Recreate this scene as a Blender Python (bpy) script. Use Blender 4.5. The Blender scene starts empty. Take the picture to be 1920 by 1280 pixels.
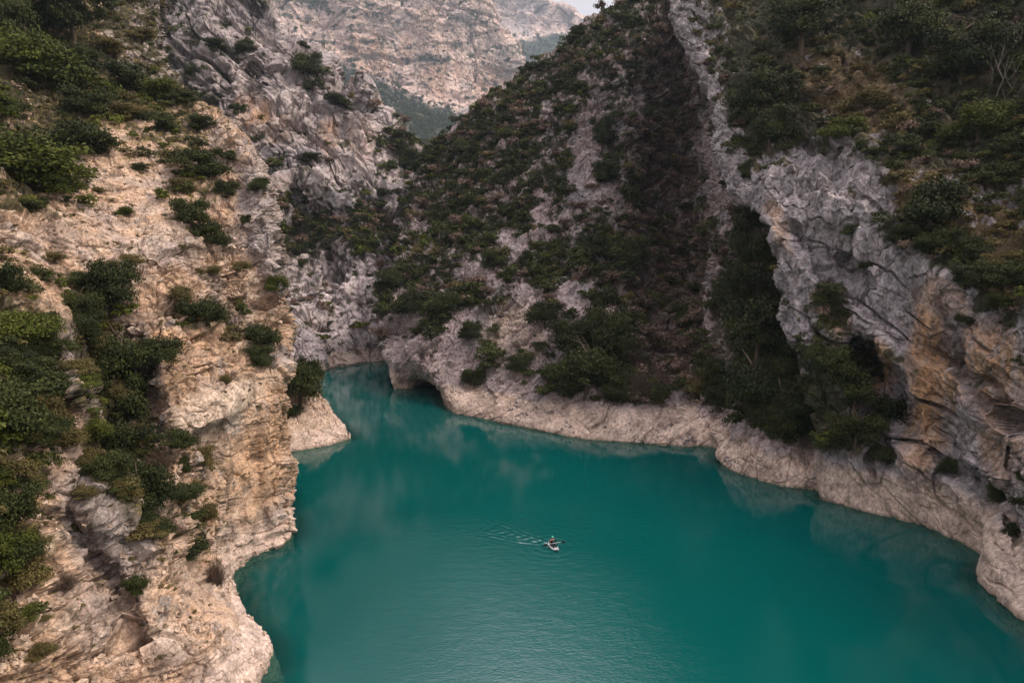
import bpy, math, random
import numpy as np
from mathutils import Vector, Matrix, kdtree

random.seed(7)
rng = np.random.default_rng(11)
R = math.radians
sc = bpy.context.scene
COL = sc.collection

# ------------------------------------------------------------------ camera
CAM_H = 25.5
PITCH = 7.0
FPX = 1280.0                       # focal length in photo pixels (24 mm on a 36 mm wide frame)
cam_d = bpy.data.cameras.new('camera')
cam_d.lens = 24.0
cam_d.sensor_width = 36.0
cam_d.clip_start = 0.5
cam_d.clip_end = 9000.0
cam = bpy.data.objects.new('camera', cam_d)
COL.objects.link(cam)
cam.location = (0, 0, CAM_H)
cam.rotation_euler = (R(90 - PITCH), 0, 0)
sc.camera = cam

# ------------------------------------------------------------------ light
SUN_EL, SUN_AZ = 47.0, 101.0       # azimuth measured from +Y towards +X
world = bpy.data.worlds.new('World')
sc.world = world
world.use_nodes = True
wn = world.node_tree
wn.nodes.clear()
w_out = wn.nodes.new('ShaderNodeOutputWorld')
w_bg = wn.nodes.new('ShaderNodeBackground')
w_sky = wn.nodes.new('ShaderNodeTexSky')
w_sky.sky_type = 'NISHITA'
w_sky.sun_disc = False
w_sky.sun_elevation = R(SUN_EL)
w_sky.sun_rotation = R(SUN_AZ)
w_sky.dust_density = 3.0
w_mix = wn.nodes.new('ShaderNodeMixRGB')
w_mix.inputs['Fac'].default_value = 0.90
w_mix.inputs['Color2'].default_value = (9.2, 8.3, 8.5, 1)     # closed cloud layer
wn.links.new(w_sky.outputs['Color'], w_mix.inputs['Color1'])
# an overcast sky is about three times brighter overhead than at the horizon
w_tc = wn.nodes.new('ShaderNodeTexCoord')
w_sep = wn.nodes.new('ShaderNodeSeparateXYZ')
w_cl = wn.nodes.new('ShaderNodeMath')
w_cl.operation = 'MAXIMUM'
w_cl.inputs[1].default_value = 0.
w_ma = wn.nodes.new('ShaderNodeMath')
w_ma.operation = 'MULTIPLY_ADD'
w_ma.inputs[1].default_value = 1.6
w_ma.inputs[2].default_value = 0.60
w_sc = wn.nodes.new('ShaderNodeVectorMath')
w_sc.operation = 'SCALE'
wn.links.new(w_tc.outputs['Generated'], w_sep.inputs[0])
wn.links.new(w_sep.outputs['Z'], w_cl.inputs[0])
wn.links.new(w_cl.outputs[0], w_ma.inputs[0])
wn.links.new(w_mix.outputs['Color'], w_sc.inputs[0])
wn.links.new(w_ma.outputs[0], w_sc.inputs['Scale'])
# bright patch added to the sky ahead, out of view, for sheen on the water
w_dot = wn.nodes.new('ShaderNodeVectorMath')
w_dot.operation = 'DISTANCE'
w_dot.inputs[1].default_value = (math.sin(R(0)) * math.cos(R(47)), math.cos(R(47)), math.sin(R(47)))
w_nrm = wn.nodes.new('ShaderNodeVectorMath')
w_nrm.operation = 'NORMALIZE'
wn.links.new(w_tc.outputs['Generated'], w_nrm.inputs[0])
wn.links.new(w_nrm.outputs[0], w_dot.inputs[0])
w_mr = wn.nodes.new('ShaderNodeMapRange')
w_mr.interpolation_type = 'SMOOTHSTEP'
w_mr.inputs['From Min'].default_value = .0
w_mr.inputs['From Max'].default_value = .26
w_mr.inputs['To Min'].default_value = 19.0
w_mr.inputs['To Max'].default_value = 0.
wn.links.new(w_dot.outputs['Value'], w_mr.inputs['Value'])
w_add = wn.nodes.new('ShaderNodeMath')
w_add.operation = 'ADD'
wn.links.new(w_ma.outputs[0], w_add.inputs[0])
wn.links.new(w_mr.outputs['Result'], w_add.inputs[1])
wn.links.new(w_add.outputs[0], w_sc.inputs['Scale'])
wn.links.new(w_sc.outputs[0], w_bg.inputs['Color'])
w_bg.inputs['Strength'].default_value = 0.085
wn.links.new(w_bg.outputs['Background'], w_out.inputs['Surface'])

sun_d = bpy.data.lights.new('sun', 'SUN')
sun_d.energy = 3.1
sun_d.angle = R(25)
sun_d.color = (1.0, 0.86, 0.72)
sun = bpy.data.objects.new('sun', sun_d)
COL.objects.link(sun)
_sd = Vector((math.sin(R(SUN_AZ)) * math.cos(R(SUN_EL)), math.cos(R(SUN_AZ)) * math.cos(R(SUN_EL)), math.sin(R(SUN_EL))))
sun.rotation_euler = _sd.to_track_quat('Z', 'Y').to_euler()
sun.location = (60, -60, 160)

sc.view_settings.view_transform = 'Standard'
sc.view_settings.look = 'None'
sc.view_settings.exposure = 0.16
sc.view_settings.gamma = 1.0
sc.cycles.use_denoising = True
sc.cycles.max_bounces = 6
sc.cycles.diffuse_bounces = 2
sc.cycles.volume_bounces = 0
sc.cycles.transparent_max_bounces = 8

# ------------------------------------------------------------------ maths
CP, SP = math.cos(R(PITCH)), math.sin(R(PITCH))


def unproject(px, py, Y):
    """photo pixel + forward distance -> point of the place"""
    px, py, Y = np.broadcast_arrays(*[np.asarray(v, float) for v in (px, py, Y)])
    a = (px - 960) / FPX
    b = (640 - py) / FPX
    dy = CP + b * SP
    dz = -SP + b * CP
    k = Y / dy
    return np.stack([a * k, Y, CAM_H + dz * k], -1)


def project(P):
    x, y, z = P[..., 0], P[..., 1], P[..., 2] - CAM_H
    d = y * CP - z * SP
    u = y * SP + z * CP
    d = np.where(np.abs(d) < 1e-3, 1e-3, d)
    return 960 + FPX * x / d, 640 - FPX * u / d, d


def water_y(px, py):
    b = (640 - py) / FPX
    return CAM_H / -((-SP + b * CP) / (CP + b * SP))


from concurrent.futures import ThreadPoolExecutor
_pool = ThreadPoolExecutor(4)


def chunked(fn, P, *args):
    """run a per-point function over slices of P in threads"""
    if len(P) < 20000:
        return fn(P, *args)
    parts = list(_pool.map(lambda q: fn(q, *args), np.array_split(P, max(4, len(P) // 30000))))
    if isinstance(parts[0], tuple):
        return tuple(np.concatenate([p[i] for p in parts]) for i in range(len(parts[0])))
    return np.concatenate(parts)


def _hash(ix, iy, iz, seed):
    h = ix * np.uint32(374761393) + iy * np.uint32(668265263) + iz * np.uint32(2147483647) + np.uint32((seed * 1274126177) & 0xFFFFFFFF)
    h = (h ^ (h >> np.uint32(13))) * np.uint32(1274126177)
    h = (h ^ (h >> np.uint32(16))) * np.uint32(2246822519)
    return h ^ (h >> np.uint32(15))


def _perlin(P, seed):
    F = np.floor(P)
    I = F.astype(np.int64).astype(np.uint32)
    f = (P - F).astype(np.float32)
    w = f * f * f * (f * (f * 6 - 15) + 10)
    out = 0
    for dx in (0, 1):
        wx = w[:, 0] if dx else 1 - w[:, 0]
        for dy in (0, 1):
            wxy = wx * (w[:, 1] if dy else 1 - w[:, 1])
            for dz in (0, 1):
                wz = w[:, 2] if dz else 1 - w[:, 2]
                h = _hash(I[:, 0] + np.uint32(dx), I[:, 1] + np.uint32(dy), I[:, 2] + np.uint32(dz), seed)
                gx = (h & np.uint32(1023)).astype(np.float32) / 511.5 - 1
                gy = ((h >> np.uint32(10)) & np.uint32(1023)).astype(np.float32) / 511.5 - 1
                gz = ((h >> np.uint32(20)) & np.uint32(1023)).astype(np.float32) / 511.5 - 1
                out = out + wxy * wz * (gx * (f[:, 0] - dx) + gy * (f[:, 1] - dy) + gz * (f[:, 2] - dz))
    return (out * 1.5).astype(np.float64)


def perlin(P, seed=0):
    return chunked(_perlin, P, seed)


def fbm(P, octaves=4, seed=0, gain=0.5, ridged=False):
    s, a, t = 0, 1.0, 0
    for k in range(octaves):
        n = perlin(P * (2.03 ** k) + 17.3 * k, seed + k)
        if ridged:
            n = 1 - 2.2 * np.abs(n)
        s = s + a * n
        t += a
        a *= gain
    return s / t - (.45 if ridged else 0)


def _voronoi(P, seed):
    """F1, F2, cell id, and a random tilted plane per cell (facets)"""
    F = np.floor(P)
    I = F.astype(np.int64).astype(np.uint32)
    f = (P - F).astype(np.float32)
    d1 = np.full(len(P), 9.0, np.float32)
    d2 = np.full(len(P), 9.0, np.float32)
    cid = np.zeros(len(P), np.float32)
    pl = np.zeros(len(P), np.float32)
    for dx in (-1, 0, 1):
        for dy in (-1, 0, 1):
            for dz in (-1, 0, 1):
                h = _hash(I[:, 0] + np.uint32(dx & 0xFFFFFFFF), I[:, 1] + np.uint32(dy & 0xFFFFFFFF), I[:, 2] + np.uint32(dz & 0xFFFFFFFF), seed)
                a = (h & np.uint32(1023)).astype(np.float32) / 1023
                b = ((h >> np.uint32(10)) & np.uint32(1023)).astype(np.float32) / 1023
                c = ((h >> np.uint32(20)) & np.uint32(1023)).astype(np.float32) / 1023
                x, y, z = dx + a - f[:, 0], dy + b - f[:, 1], dz + c - f[:, 2]
                d = np.sqrt(x * x + y * y + z * z)
                m = d < d1
                d2 = np.where(m, d1, np.minimum(d2, d))
                hh = (h * np.uint32(2654435761)) >> np.uint32(8)
                r1 = (hh & np.uint32(255)).astype(np.float32) / 127.5 - 1
                r2 = ((hh >> np.uint32(8)) & np.uint32(255)).astype(np.float32) / 127.5 - 1
                r3 = ((hh >> np.uint32(16)) & np.uint32(255)).astype(np.float32) / 127.5 - 1
                cid = np.where(m, r1 * .5 + .5, cid)
                pl = np.where(m, x * r2 + y * r3 + z * (r1 - r2) * .7, pl)
                d1 = np.where(m, d, d1)
    return d1, d2, cid, pl


def voronoi(P, seed=0):
    return chunked(_voronoi, P, seed)


def saw(t):
    """bedding profile: faces that stand proud, then a sudden step back"""
    f = t - np.floor(t)
    return f - .5 - sstep(.80, 1., f)


def sstep(a, b, x):
    t = np.clip((x - a) / (b - a), 0, 1)
    return t * t * (3 - 2 * t)


def cr_basis(n_per):
    """Catmull-Rom weights for a list of sample counts per segment"""
    K = len(n_per) + 1
    rows = []
    for i, n in enumerate(n_per):
        ts = np.arange(n) / n
        if i == len(n_per) - 1:
            ts = np.append(ts, 1.0)
        for t in ts:
            w = np.zeros(K)
            c = [-.5 * t + t * t - .5 * t ** 3, 1 - 2.5 * t * t + 1.5 * t ** 3, .5 * t + 2 * t * t - 1.5 * t ** 3, -.5 * t * t + .5 * t ** 3]
            for j, cc in zip((i - 1, i, i + 1, i + 2), c):
                if j < 0:
                    w[0] += 2 * cc
                    w[1] -= cc
                elif j > K - 1:
                    w[K - 1] += 2 * cc
                    w[K - 2] -= cc
                else:
                    w[j] += cc
            rows.append(w)
    return np.array(rows)


def mesh_from(name, V, F, attrs=None, smooth=True, n=None):
    me = bpy.data.meshes.new(name)
    V = np.asarray(V, np.float32)
    F = np.asarray(F, np.int32)
    k = F.shape[1]
    me.vertices.add(len(V))
    me.vertices.foreach_set('co', V.ravel())
    me.loops.add(F.size)
    me.loops.foreach_set('vertex_index', F.ravel())
    me.polygons.add(len(F))
    me.polygons.foreach_set('loop_start', np.arange(0, F.size, k, dtype=np.int32))
    me.polygons.foreach_set('use_smooth', np.full(len(F), smooth))
    for an, (typ, data) in (attrs or {}).items():
        at = me.attributes.new(an, typ, 'POINT')
        at.data.foreach_set('color' if typ == 'FLOAT_COLOR' else 'value', np.asarray(data, np.float32).ravel())
    me.update(calc_edges=True)
    me.validate()
    return me


def put(name, me, mat=None, parent=None, **props):
    o = bpy.data.objects.new(name, me)
    COL.objects.link(o)
    if mat and me is not None and not me.materials:
        me.materials.append(mat)
    if parent:
        o.parent = parent
    for k, v in props.items():
        o[k] = v
    return o


# ------------------------------------------------------------------ materials
def new_mat(name):
    m = bpy.data.materials.new(name)
    m.use_nodes = True
    nt = m.node_tree
    return m, nt, nt.nodes['Principled BSDF']


def N(nt, typ, **kw):
    n = nt.nodes.new(typ)
    for k, v in kw.items():
        if k in n.inputs:
            n.inputs[k].default_value = v
        else:
            setattr(n, k, v)
    return n


def rock_material(name, s, aniso=(1, 1, 1), rot=(0, 0, 0), bump=0.5):
    """s = size in metres of the smallest blocks"""
    m, nt, b = new_mat(name)
    L = nt.links.new
    vc = N(nt, 'ShaderNodeAttribute', attribute_name='albedo')
    geo = N(nt, 'ShaderNodeNewGeometry')
    mp = N(nt, 'ShaderNodeMapping')
    mp.inputs['Rotation'].default_value = [R(a) for a in rot]
    mp.inputs['Scale'].default_value = aniso
    L(geo.outputs['Position'], mp.inputs['Vector'])
    n1 = N(nt, 'ShaderNodeTexNoise', Scale=0.22 / s, Detail=9.0, Roughness=0.68)
    n2 = N(nt, 'ShaderNodeTexNoise', Scale=1.3 / s, Detail=6.0, Roughness=0.7)
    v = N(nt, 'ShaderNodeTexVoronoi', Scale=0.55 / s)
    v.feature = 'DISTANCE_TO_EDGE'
    wob = N(nt, 'ShaderNodeVectorMath', operation='MULTIPLY_ADD')
    L(n1.outputs['Color'], wob.inputs[0])
    wob.inputs[1].default_value = (.7 * s,) * 3
    L(mp.outputs['Vector'], wob.inputs[2])
    for n in (n1, n2):
        L(mp.outputs['Vector'], n.inputs['Vector'])
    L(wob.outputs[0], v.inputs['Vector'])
    r1 = N(nt, 'ShaderNodeMapRange')
    r1.inputs['From Min'].default_value, r1.inputs['From Max'].default_value = .34, .62
    r1.inputs['To Min'].default_value, r1.inputs['To Max'].default_value = .55, 1.22
    L(n1.outputs['Fac'], r1.inputs['Value'])
    r2 = N(nt, 'ShaderNodeMapRange')
    r2.inputs['From Min'].default_value, r2.inputs['From Max'].default_value = .35, .6
    r2.inputs['To Min'].default_value, r2.inputs['To Max'].default_value = .60, 1.16
    L(n2.outputs['Fac'], r2.inputs['Value'])
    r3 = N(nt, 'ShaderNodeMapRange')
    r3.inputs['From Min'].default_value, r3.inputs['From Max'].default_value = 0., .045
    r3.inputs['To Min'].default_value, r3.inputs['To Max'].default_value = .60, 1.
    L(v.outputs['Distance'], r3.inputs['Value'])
    ng = N(nt, 'ShaderNodeTexNoise', Scale=.12 / s, Detail=3.0)
    L(mp.outputs['Vector'], ng.inputs['Vector'])
    gt = N(nt, 'ShaderNodeMapRange')
    gt.inputs['From Min'].default_value, gt.inputs['From Max'].default_value = .46, .60
    L(ng.outputs['Fac'], gt.inputs['Value'])
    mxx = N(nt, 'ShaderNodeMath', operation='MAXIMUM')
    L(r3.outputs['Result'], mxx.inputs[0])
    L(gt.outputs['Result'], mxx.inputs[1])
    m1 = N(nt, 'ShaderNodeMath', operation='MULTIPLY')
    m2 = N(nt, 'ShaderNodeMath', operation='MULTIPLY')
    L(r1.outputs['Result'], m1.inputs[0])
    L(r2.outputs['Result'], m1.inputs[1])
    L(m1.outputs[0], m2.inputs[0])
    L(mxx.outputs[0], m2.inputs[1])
    mul = N(nt, 'ShaderNodeVectorMath', operation='SCALE')
    L(vc.outputs['Color'], mul.inputs[0])
    L(m2.outputs[0], mul.inputs['Scale'])
    L(mul.outputs[0], b.inputs['Base Color'])
    b.inputs['Roughness'].default_value = 0.93
    b.inputs['Specular IOR Level'].default_value = 0.15
    h1 = N(nt, 'ShaderNodeMath', operation='MULTIPLY_ADD')
    L(n2.outputs['Fac'], h1.inputs[0])
    h1.inputs[1].default_value = .35
    L(n1.outputs['Fac'], h1.inputs[2])
    h2 = N(nt, 'ShaderNodeMath', operation='MULTIPLY_ADD')
    L(mxx.outputs[0], h2.inputs[0])
    h2.inputs[1].default_value = .22
    L(h1.outputs[0], h2.inputs[2])
    bp = N(nt, 'ShaderNodeBump', Strength=bump, Distance=.75 * s)
    L(h2.outputs[0], bp.inputs['Height'])
    L(bp.outputs['Normal'], b.inputs['Normal'])
    return m


def leaf_material(name, dark, light):
    m, nt, b = new_mat(name)
    L = nt.links.new
    oi = N(nt, 'ShaderNodeObjectInfo')
    at = N(nt, 'ShaderNodeAttribute', attribute_name='tone')
    geo = N(nt, 'ShaderNodeNewGeometry')
    ad = N(nt, 'ShaderNodeMath', operation='MULTIPLY_ADD')
    L(geo.outputs['Random Per Island'], ad.inputs[0])
    ad.inputs[1].default_value = .35
    L(at.outputs['Fac'], ad.inputs[2])
    ad2 = N(nt, 'ShaderNodeMath', operation='MULTIPLY_ADD')
    L(oi.outputs['Random'], ad2.inputs[0])
    ad2.inputs[1].default_value = .35
    L(ad.outputs[0], ad2.inputs[2])
    rp = N(nt, 'ShaderNodeMapRange')
    rp.inputs['From Min'].default_value, rp.inputs['From Max'].default_value = .2, 1.5
    L(ad2.outputs[0], rp.inputs['Value'])
    mx = N(nt, 'ShaderNodeMixRGB')
    mx.inputs['Color1'].default_value = (*dark, 1)
    mx.inputs['Color2'].default_value = (*light, 1)
    L(rp.outputs['Result'], mx.inputs['Fac'])
    L(mx.outputs['Color'], b.inputs['Base Color'])
    b.inputs['Roughness'].default_value = .75
    b.inputs['Specular IOR Level'].default_value = .2
    return m


def plain(name, c, rough=.6, spec=.4, var=.15, scale=6.):
    m, nt, b = new_mat(name)
    n = N(nt, 'ShaderNodeTexNoise', Scale=scale, Detail=4.0)
    tc = N(nt, 'ShaderNodeTexCoord')
    nt.links.new(tc.outputs['Object'], n.inputs['Vector'])
    r = N(nt, 'ShaderNodeMapRange')
    r.inputs['To Min'].default_value, r.inputs['To Max'].default_value = 1 - var, 1 + var
    nt.links.new(n.outputs['Fac'], r.inputs['Value'])
    s = N(nt, 'ShaderNodeVectorMath', operation='SCALE')
    s.inputs[0].default_value = c
    nt.links.new(r.outputs['Result'], s.inputs['Scale'])
    nt.links.new(s.outputs[0], b.inputs['Base Color'])
    b.inputs['Roughness'].default_value = rough
    b.inputs['Specular IOR Level'].default_value = spec
    return m


# ------------------------------------------------------------------ where things grow, in photo cells of 80 px
VEG = """
998743211112477859999999
998752133116787969989999
988874112688865959988999
792482111688756938635999
871273643687757931113735
211142888688757982112895
434113654885758995311258
635166643774458898261114
947513675325369899384112
938511810111898894881111
528411000000001053883111
713831000000000001000003
821350000000000000000004
713210000000000000000002
321000000000000000000000
310000000000000000000000
""".split()
VEG = np.array([[int(c) for c in r] for r in VEG], float) / 9


def grid_at(G, px, py, cell=80.):
    gx = np.clip(px / cell - .5, 0, G.shape[1] - 1.001)
    gy = np.clip(py / cell - .5, 0, G.shape[0] - 1.001)
    ix, iy = gx.astype(int), gy.astype(int)
    fx, fy = gx - ix, gy - iy
    return (G[iy, ix] * (1 - fx) + G[iy, ix + 1] * fx) * (1 - fy) + (G[iy + 1, ix] * (1 - fx) + G[iy + 1, ix + 1] * fx) * fy


def blob(px, py, cx, cy, rx, ry, rot=0., soft=.35):
    c, s = math.cos(R(rot)), math.sin(R(rot))
    x, y = px - cx, py - cy
    u, v = (x * c + y * s) / rx, (-x * s + y * c) / ry
    return 1 - sstep(1 - soft, 1 + soft, np.sqrt(u * u + v * v))


# ------------------------------------------------------------------ landforms
LAND = {}


def land(name, label, cols, mat, density, disp, colour, dents=(), under=True, water=True, far=1.):
    """A landform is lofted through surveyed profiles: every profile runs from the crest (or behind it) down to the water."""
    A = []
    for c in cols:
        row = [[p[0], p[1], p[2] * far] if len(p) > 2 else list(p) for p in c]
        if water:
            px, py = row[-1][0], row[-1][1]
            row[-1] = [px, py, water_y(px, py)]
        if under and water:
            P = unproject(row[-1][0], row[-1][1], row[-1][2])
            P = P + np.array([0, 0, -5.0])
            d = P[:2] * 0
            a, b, dd = project(P)
            row.append([float(a), float(b), float(P[1])])
        A.append(row)
    A = np.array(A, float)                     # (ncol, K, 3)
    pix = A[..., :2]
    seg_r = np.abs(np.diff(pix, axis=1))
    nr = [max(2, int(np.hypot(s[:, 0], s[:, 1]).mean() * density)) for s in seg_r.transpose(1, 0, 2)]
    seg_c = np.diff(pix, axis=0)
    nc = [max(2, int(min(np.hypot(s[:, 0], s[:, 1]).mean(), 260) * density)) for s in seg_c]
    Br, Bc = cr_basis(nr), cr_basis(nc)
    A[..., 2] = np.log(A[..., 2])
    G = np.einsum('ci,ikd,rk->crd', Bc, A, Br)
    px, py, Y = G[..., 0], G[..., 1], np.exp(G[..., 2])
    for (cx, cy, rx, ry, dY, *rot) in dents:
        Y = Y + dY * blob(px, py, cx, cy, rx, ry, rot[0] if rot else 0., .5)
    P = unproject(px, py, Y)
    ncol, nrow = P.shape[:2]
    # smooth normals
    def norms(P):
        du = np.gradient(P, axis=0)
        dv = np.gradient(P, axis=1)
        n = np.cross(du, dv)
        n /= np.linalg.norm(n, axis=-1, keepdims=True) + 1e-9
        return n
    n = norms(P)
    view = P - np.array([0, 0, CAM_H])
    if (n[ncol // 2, nrow // 2] * view[ncol // 2, nrow // 2]).sum() > 0:
        n = -n
    flip = (n[ncol // 2, nrow // 2] * norms(P)[ncol // 2, nrow // 2]).sum() < 0
    F = P.reshape(-1, 3)
    d = disp(F, px.ravel(), py.ravel()).reshape(ncol, nrow)
    if water:
        lo = .8 if name == 'cliff_left' else .36
        d = d * (lo + (1 - lo) * sstep(1, 6, P[..., 2])) * np.where(P[..., 2] < 0, .6, 1)
    P2 = P + n * d[..., None]
    n2 = norms(P2)
    if flip:
        n2 = -n2
    F2 = P2.reshape(-1, 3)
    ppx, ppy, _ = project(F2)
    alb = colour(F2, ppx, ppy, n2.reshape(-1, 3), d.ravel())
    idx = np.arange(ncol * nrow).reshape(ncol, nrow)
    q = np.stack([idx[:-1, :-1], idx[:-1, 1:], idx[1:, 1:], idx[1:, :-1]], -1).reshape(-1, 4)
    if flip:
        q = q[:, ::-1]
    me = mesh_from(name, F2, q, smooth=False, attrs={'albedo': ('FLOAT_COLOR', np.concatenate([alb, np.ones((len(alb), 1))], 1))})
    put(name, me, mat, kind='structure', label=label)
    LAND[name] = dict(P=F2, n=n2.reshape(-1, 3), px=ppx, py=ppy, d=d.ravel(), shape=(ncol, nrow))
    return me


def strata(P, dirn, scale, seed, stretch=.12):
    """layered noise: varies across dirn, little along it"""
    dirn = np.array(dirn, float)
    dirn /= np.linalg.norm(dirn)
    a = P @ dirn
    rest = P - a[:, None] * dirn
    return np.concatenate([(a / scale)[:, None] * 1.0 * np.ones((1, 1)), (rest[:, :1] + rest[:, 1:2] * .7) * stretch / scale, rest[:, 2:3] * stretch / scale], 1)


def rocky(P, size, amp, seed, dirn=(0, 0, 1), st=.5, blocks=1., fine=1.):
    """limestone relief: beds that step back, tilted facets with open joints, fine fracture"""
    W = np.stack([fbm(P / (size * 2.6), 2, seed + 90 + i) for i in range(3)], 1) * size * .34
    Q = P + W
    n = np.array(dirn, float)
    n /= np.linalg.norm(n)
    d = amp * 1.5 * fbm(P / (size * 3.1), 3, seed)
    a = Q @ n
    gate = sstep(-.25, .2, perlin(P / (size * 3.5), seed + 7))
    d = d + amp * st * gate * (1.0 * saw(a / (size * 1.35)) + .42 * saw(a / (size * .43) + .3))
    gj = sstep(-.12, .2, perlin(P / (size * 1.9), seed + 8))
    for k, (s, am) in enumerate(((1.15, .95), (.45, .50), (.18, .24 * fine))):
        S = (Q if k == 0 else P + W * .5) / (size * s)
        S = S + ((S @ n)[:, None] * n) * .45
        f1, f2, cid, pl = voronoi(S, seed + 20 + k)
        d = d + blocks * amp * am * (.9 * (cid - .5) + .8 * pl - .25 * f1) - blocks * amp * am * .6 * (1 - sstep(0, .09, f2 - f1)) * gj
    d = d + fine * amp * .14 * fbm(P / (size * .10), 3, seed + 60, .6)
    return d


def joints(P, dirn, spacing, seed, width=.05, long=.10):
    """long open joints running along the bedding; 1 in the crack"""
    w = fbm(P / (spacing * 1.5), 2, seed + 1)
    q = strata(P, dirn, spacing, 0, long)
    g = perlin(q + w[:, None] * .35, seed)
    return (1 - sstep(width * .35, width, np.abs(g))) * sstep(-.2, .15, perlin(P / (spacing * 1.3), seed + 3))


def mixc(a, b, t):
    t = np.clip(t, 0, 1)[:, None]
    return a * (1 - t) + np.asarray(b, float) * t


PINK = (.42, .345, .345)
TAN = (.56, .385, .265)
PALE = (.64, .50, .42)
ORANGE = (.47, .28, .15)
GREY = (.33, .30, .31)
DARKROCK = (.16, .145, .145)
GROUNDVEG = (.045, .05, .022)
DRYGRASS = (.20, .15, .05)
BROWN = (.11, .074, .056)


def waterline_tint(c, P, hi=4.2, dark=(.20, .16, .10), pale=PALE):
    z = P[:, 2]
    w = fbm(P / 3., 3, 401)
    c = mixc(c, pale, .9 * (1 - sstep(hi * .75, hi * 1.15, z + 1.2 * w)))
    c = mixc(c, dark, .55 * (1 - sstep(.05, .35, z + .2 * w)))
    return c


def col_common(P, px, py, seed, base=PINK, scale=1.):
    c = np.tile(np.array(base), (len(P), 1))
    a = fbm(P / (9 * scale), 4, seed + 1)
    c = mixc(c, GREY, .9 * sstep(-.1, .45, a))
    b = fbm(P * np.array([1 / 2., 1 / 2., 1 / 9.]) / scale, 4, seed + 2, .6)
    c = mixc(c, DARKROCK, .75 * sstep(.12, .5, b))
    c = mixc(c, (.62, .53, .50), .6 * sstep(.1, .45, -b))
    return c


# ---- far mountain ---------------------------------------------------------
def disp_far(P, px, py):
    d = rocky(P, 26, 6.5, 300, (.12, 0, 1), .7, .7) - 4 * joints(P, (.15, .1, 1), 46, 308) + 12 * fbm(P * np.array([1 / 70., 1 / 70., 1 / 220.]), 3, 303, .5, True)
    f = sstep(110, 300, px * .0 + (py - (95 + (px - 600) * .42)) + 150)
    return d * (1 - .6 * sstep(0, 40, py - (120 + (px - 640) * .42)))


def col_far(P, px, py, n, d):
    c = col_common(P, px, py, 310, (.72, .55, .48), 9)
    b = fbm(P * np.array([1 / 30., 1 / 30., 1 / 90.]), 3, 333)
    band = blob(px, py, 690, 105, 70, 34, 10) + .8 * blob(px, py, 870, 150, 90, 40) + .5 * blob(px, py, 760, 60, 120, 50)
    c = mixc(c, (.60, .37, .25), .75 * np.clip(band, 0, 1) * sstep(-.25, .2, b))
    ledge = fbm(np.stack([P[:, 0] / 60, P[:, 1] / 60, P[:, 2] / 9], 1), 4, 335)
    c = mixc(c, (.055, .065, .04), .9 * sstep(.22, .34, ledge + .25 * (n[:, 2] - .35)))
    pit = fbm(P / np.array([9., 9., 6.]), 3, 337, .6)
    c = mixc(c, (.06, .07, .045), .85 * sstep(.16, .26, pit + .5 * ledge))
    forest = sstep(-6, 12, py - (118 + (px - 640) * .46)) * (px > 560)
    return mixc(c, (.045, .055, .03), .95 * forest)


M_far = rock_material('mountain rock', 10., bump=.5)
land('mountain', 'tall hazy limestone mountain wall closing the end of the gorge', [
    [(380, -150, 900), (380, -380, 720), (390, -100, 700), (400, 60, 690), (410, 200, 560), (420, 330, 380)],
    [(520, -150, 900), (520, -360, 720), (520, -90, 700), (520, 40, 690), (530, 170, 560), (540, 330, 380)],
    [(640, -120, 900), (640, -320, 720), (640, -70, 700), (640, 110, 690), (650, 190, 540), (660, 330, 380)],
    [(760, -100, 900), (760, -270, 730), (760, -40, 705), (760, 172, 690), (770, 225, 540), (780, 350, 380)],
    [(840, -20, 900), (840, -200, 740), (845, 10, 715), (850, 195, 690), (850, 245, 560), (850, 360, 400)],
    [(890, 60, 900), (890, -90, 750), (900, 70, 722), (905, 190, 700), (900, 260, 590), (900, 380, 430)],
    [(930, 120, 900), (925, 40, 760), (940, 110, 735), (945, 190, 715), (940, 270, 620), (940, 400, 450)],
    [(970, 150, 900), (968, 98, 770), (975, 140, 745), (975, 200, 725), (975, 280, 640), (980, 410, 480)],
    [(1010, 220, 900), (1005, 160, 800), (1015, 190, 780), (1015, 230, 760), (1010, 300, 680), (1010, 430, 500)],
], M_far, .66, lambda P, px, py: 2.6 * disp_far(P / 2.6, px, py), lambda P, px, py, n, d: col_far(P / 2.6, px, py, n, d), water=False, far=2.6)


def col_far2(P, px, py, n, d):
    c = col_common(P, px, py, 350, (.70, .54, .48), 12)
    w = fbm(P / 60., 3, 351) * 14
    forest = sstep(-4, 6, py + w - (72 - (px - 930) * .06))
    return mixc(c, (.045, .06, .032), .95 * forest)


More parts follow.
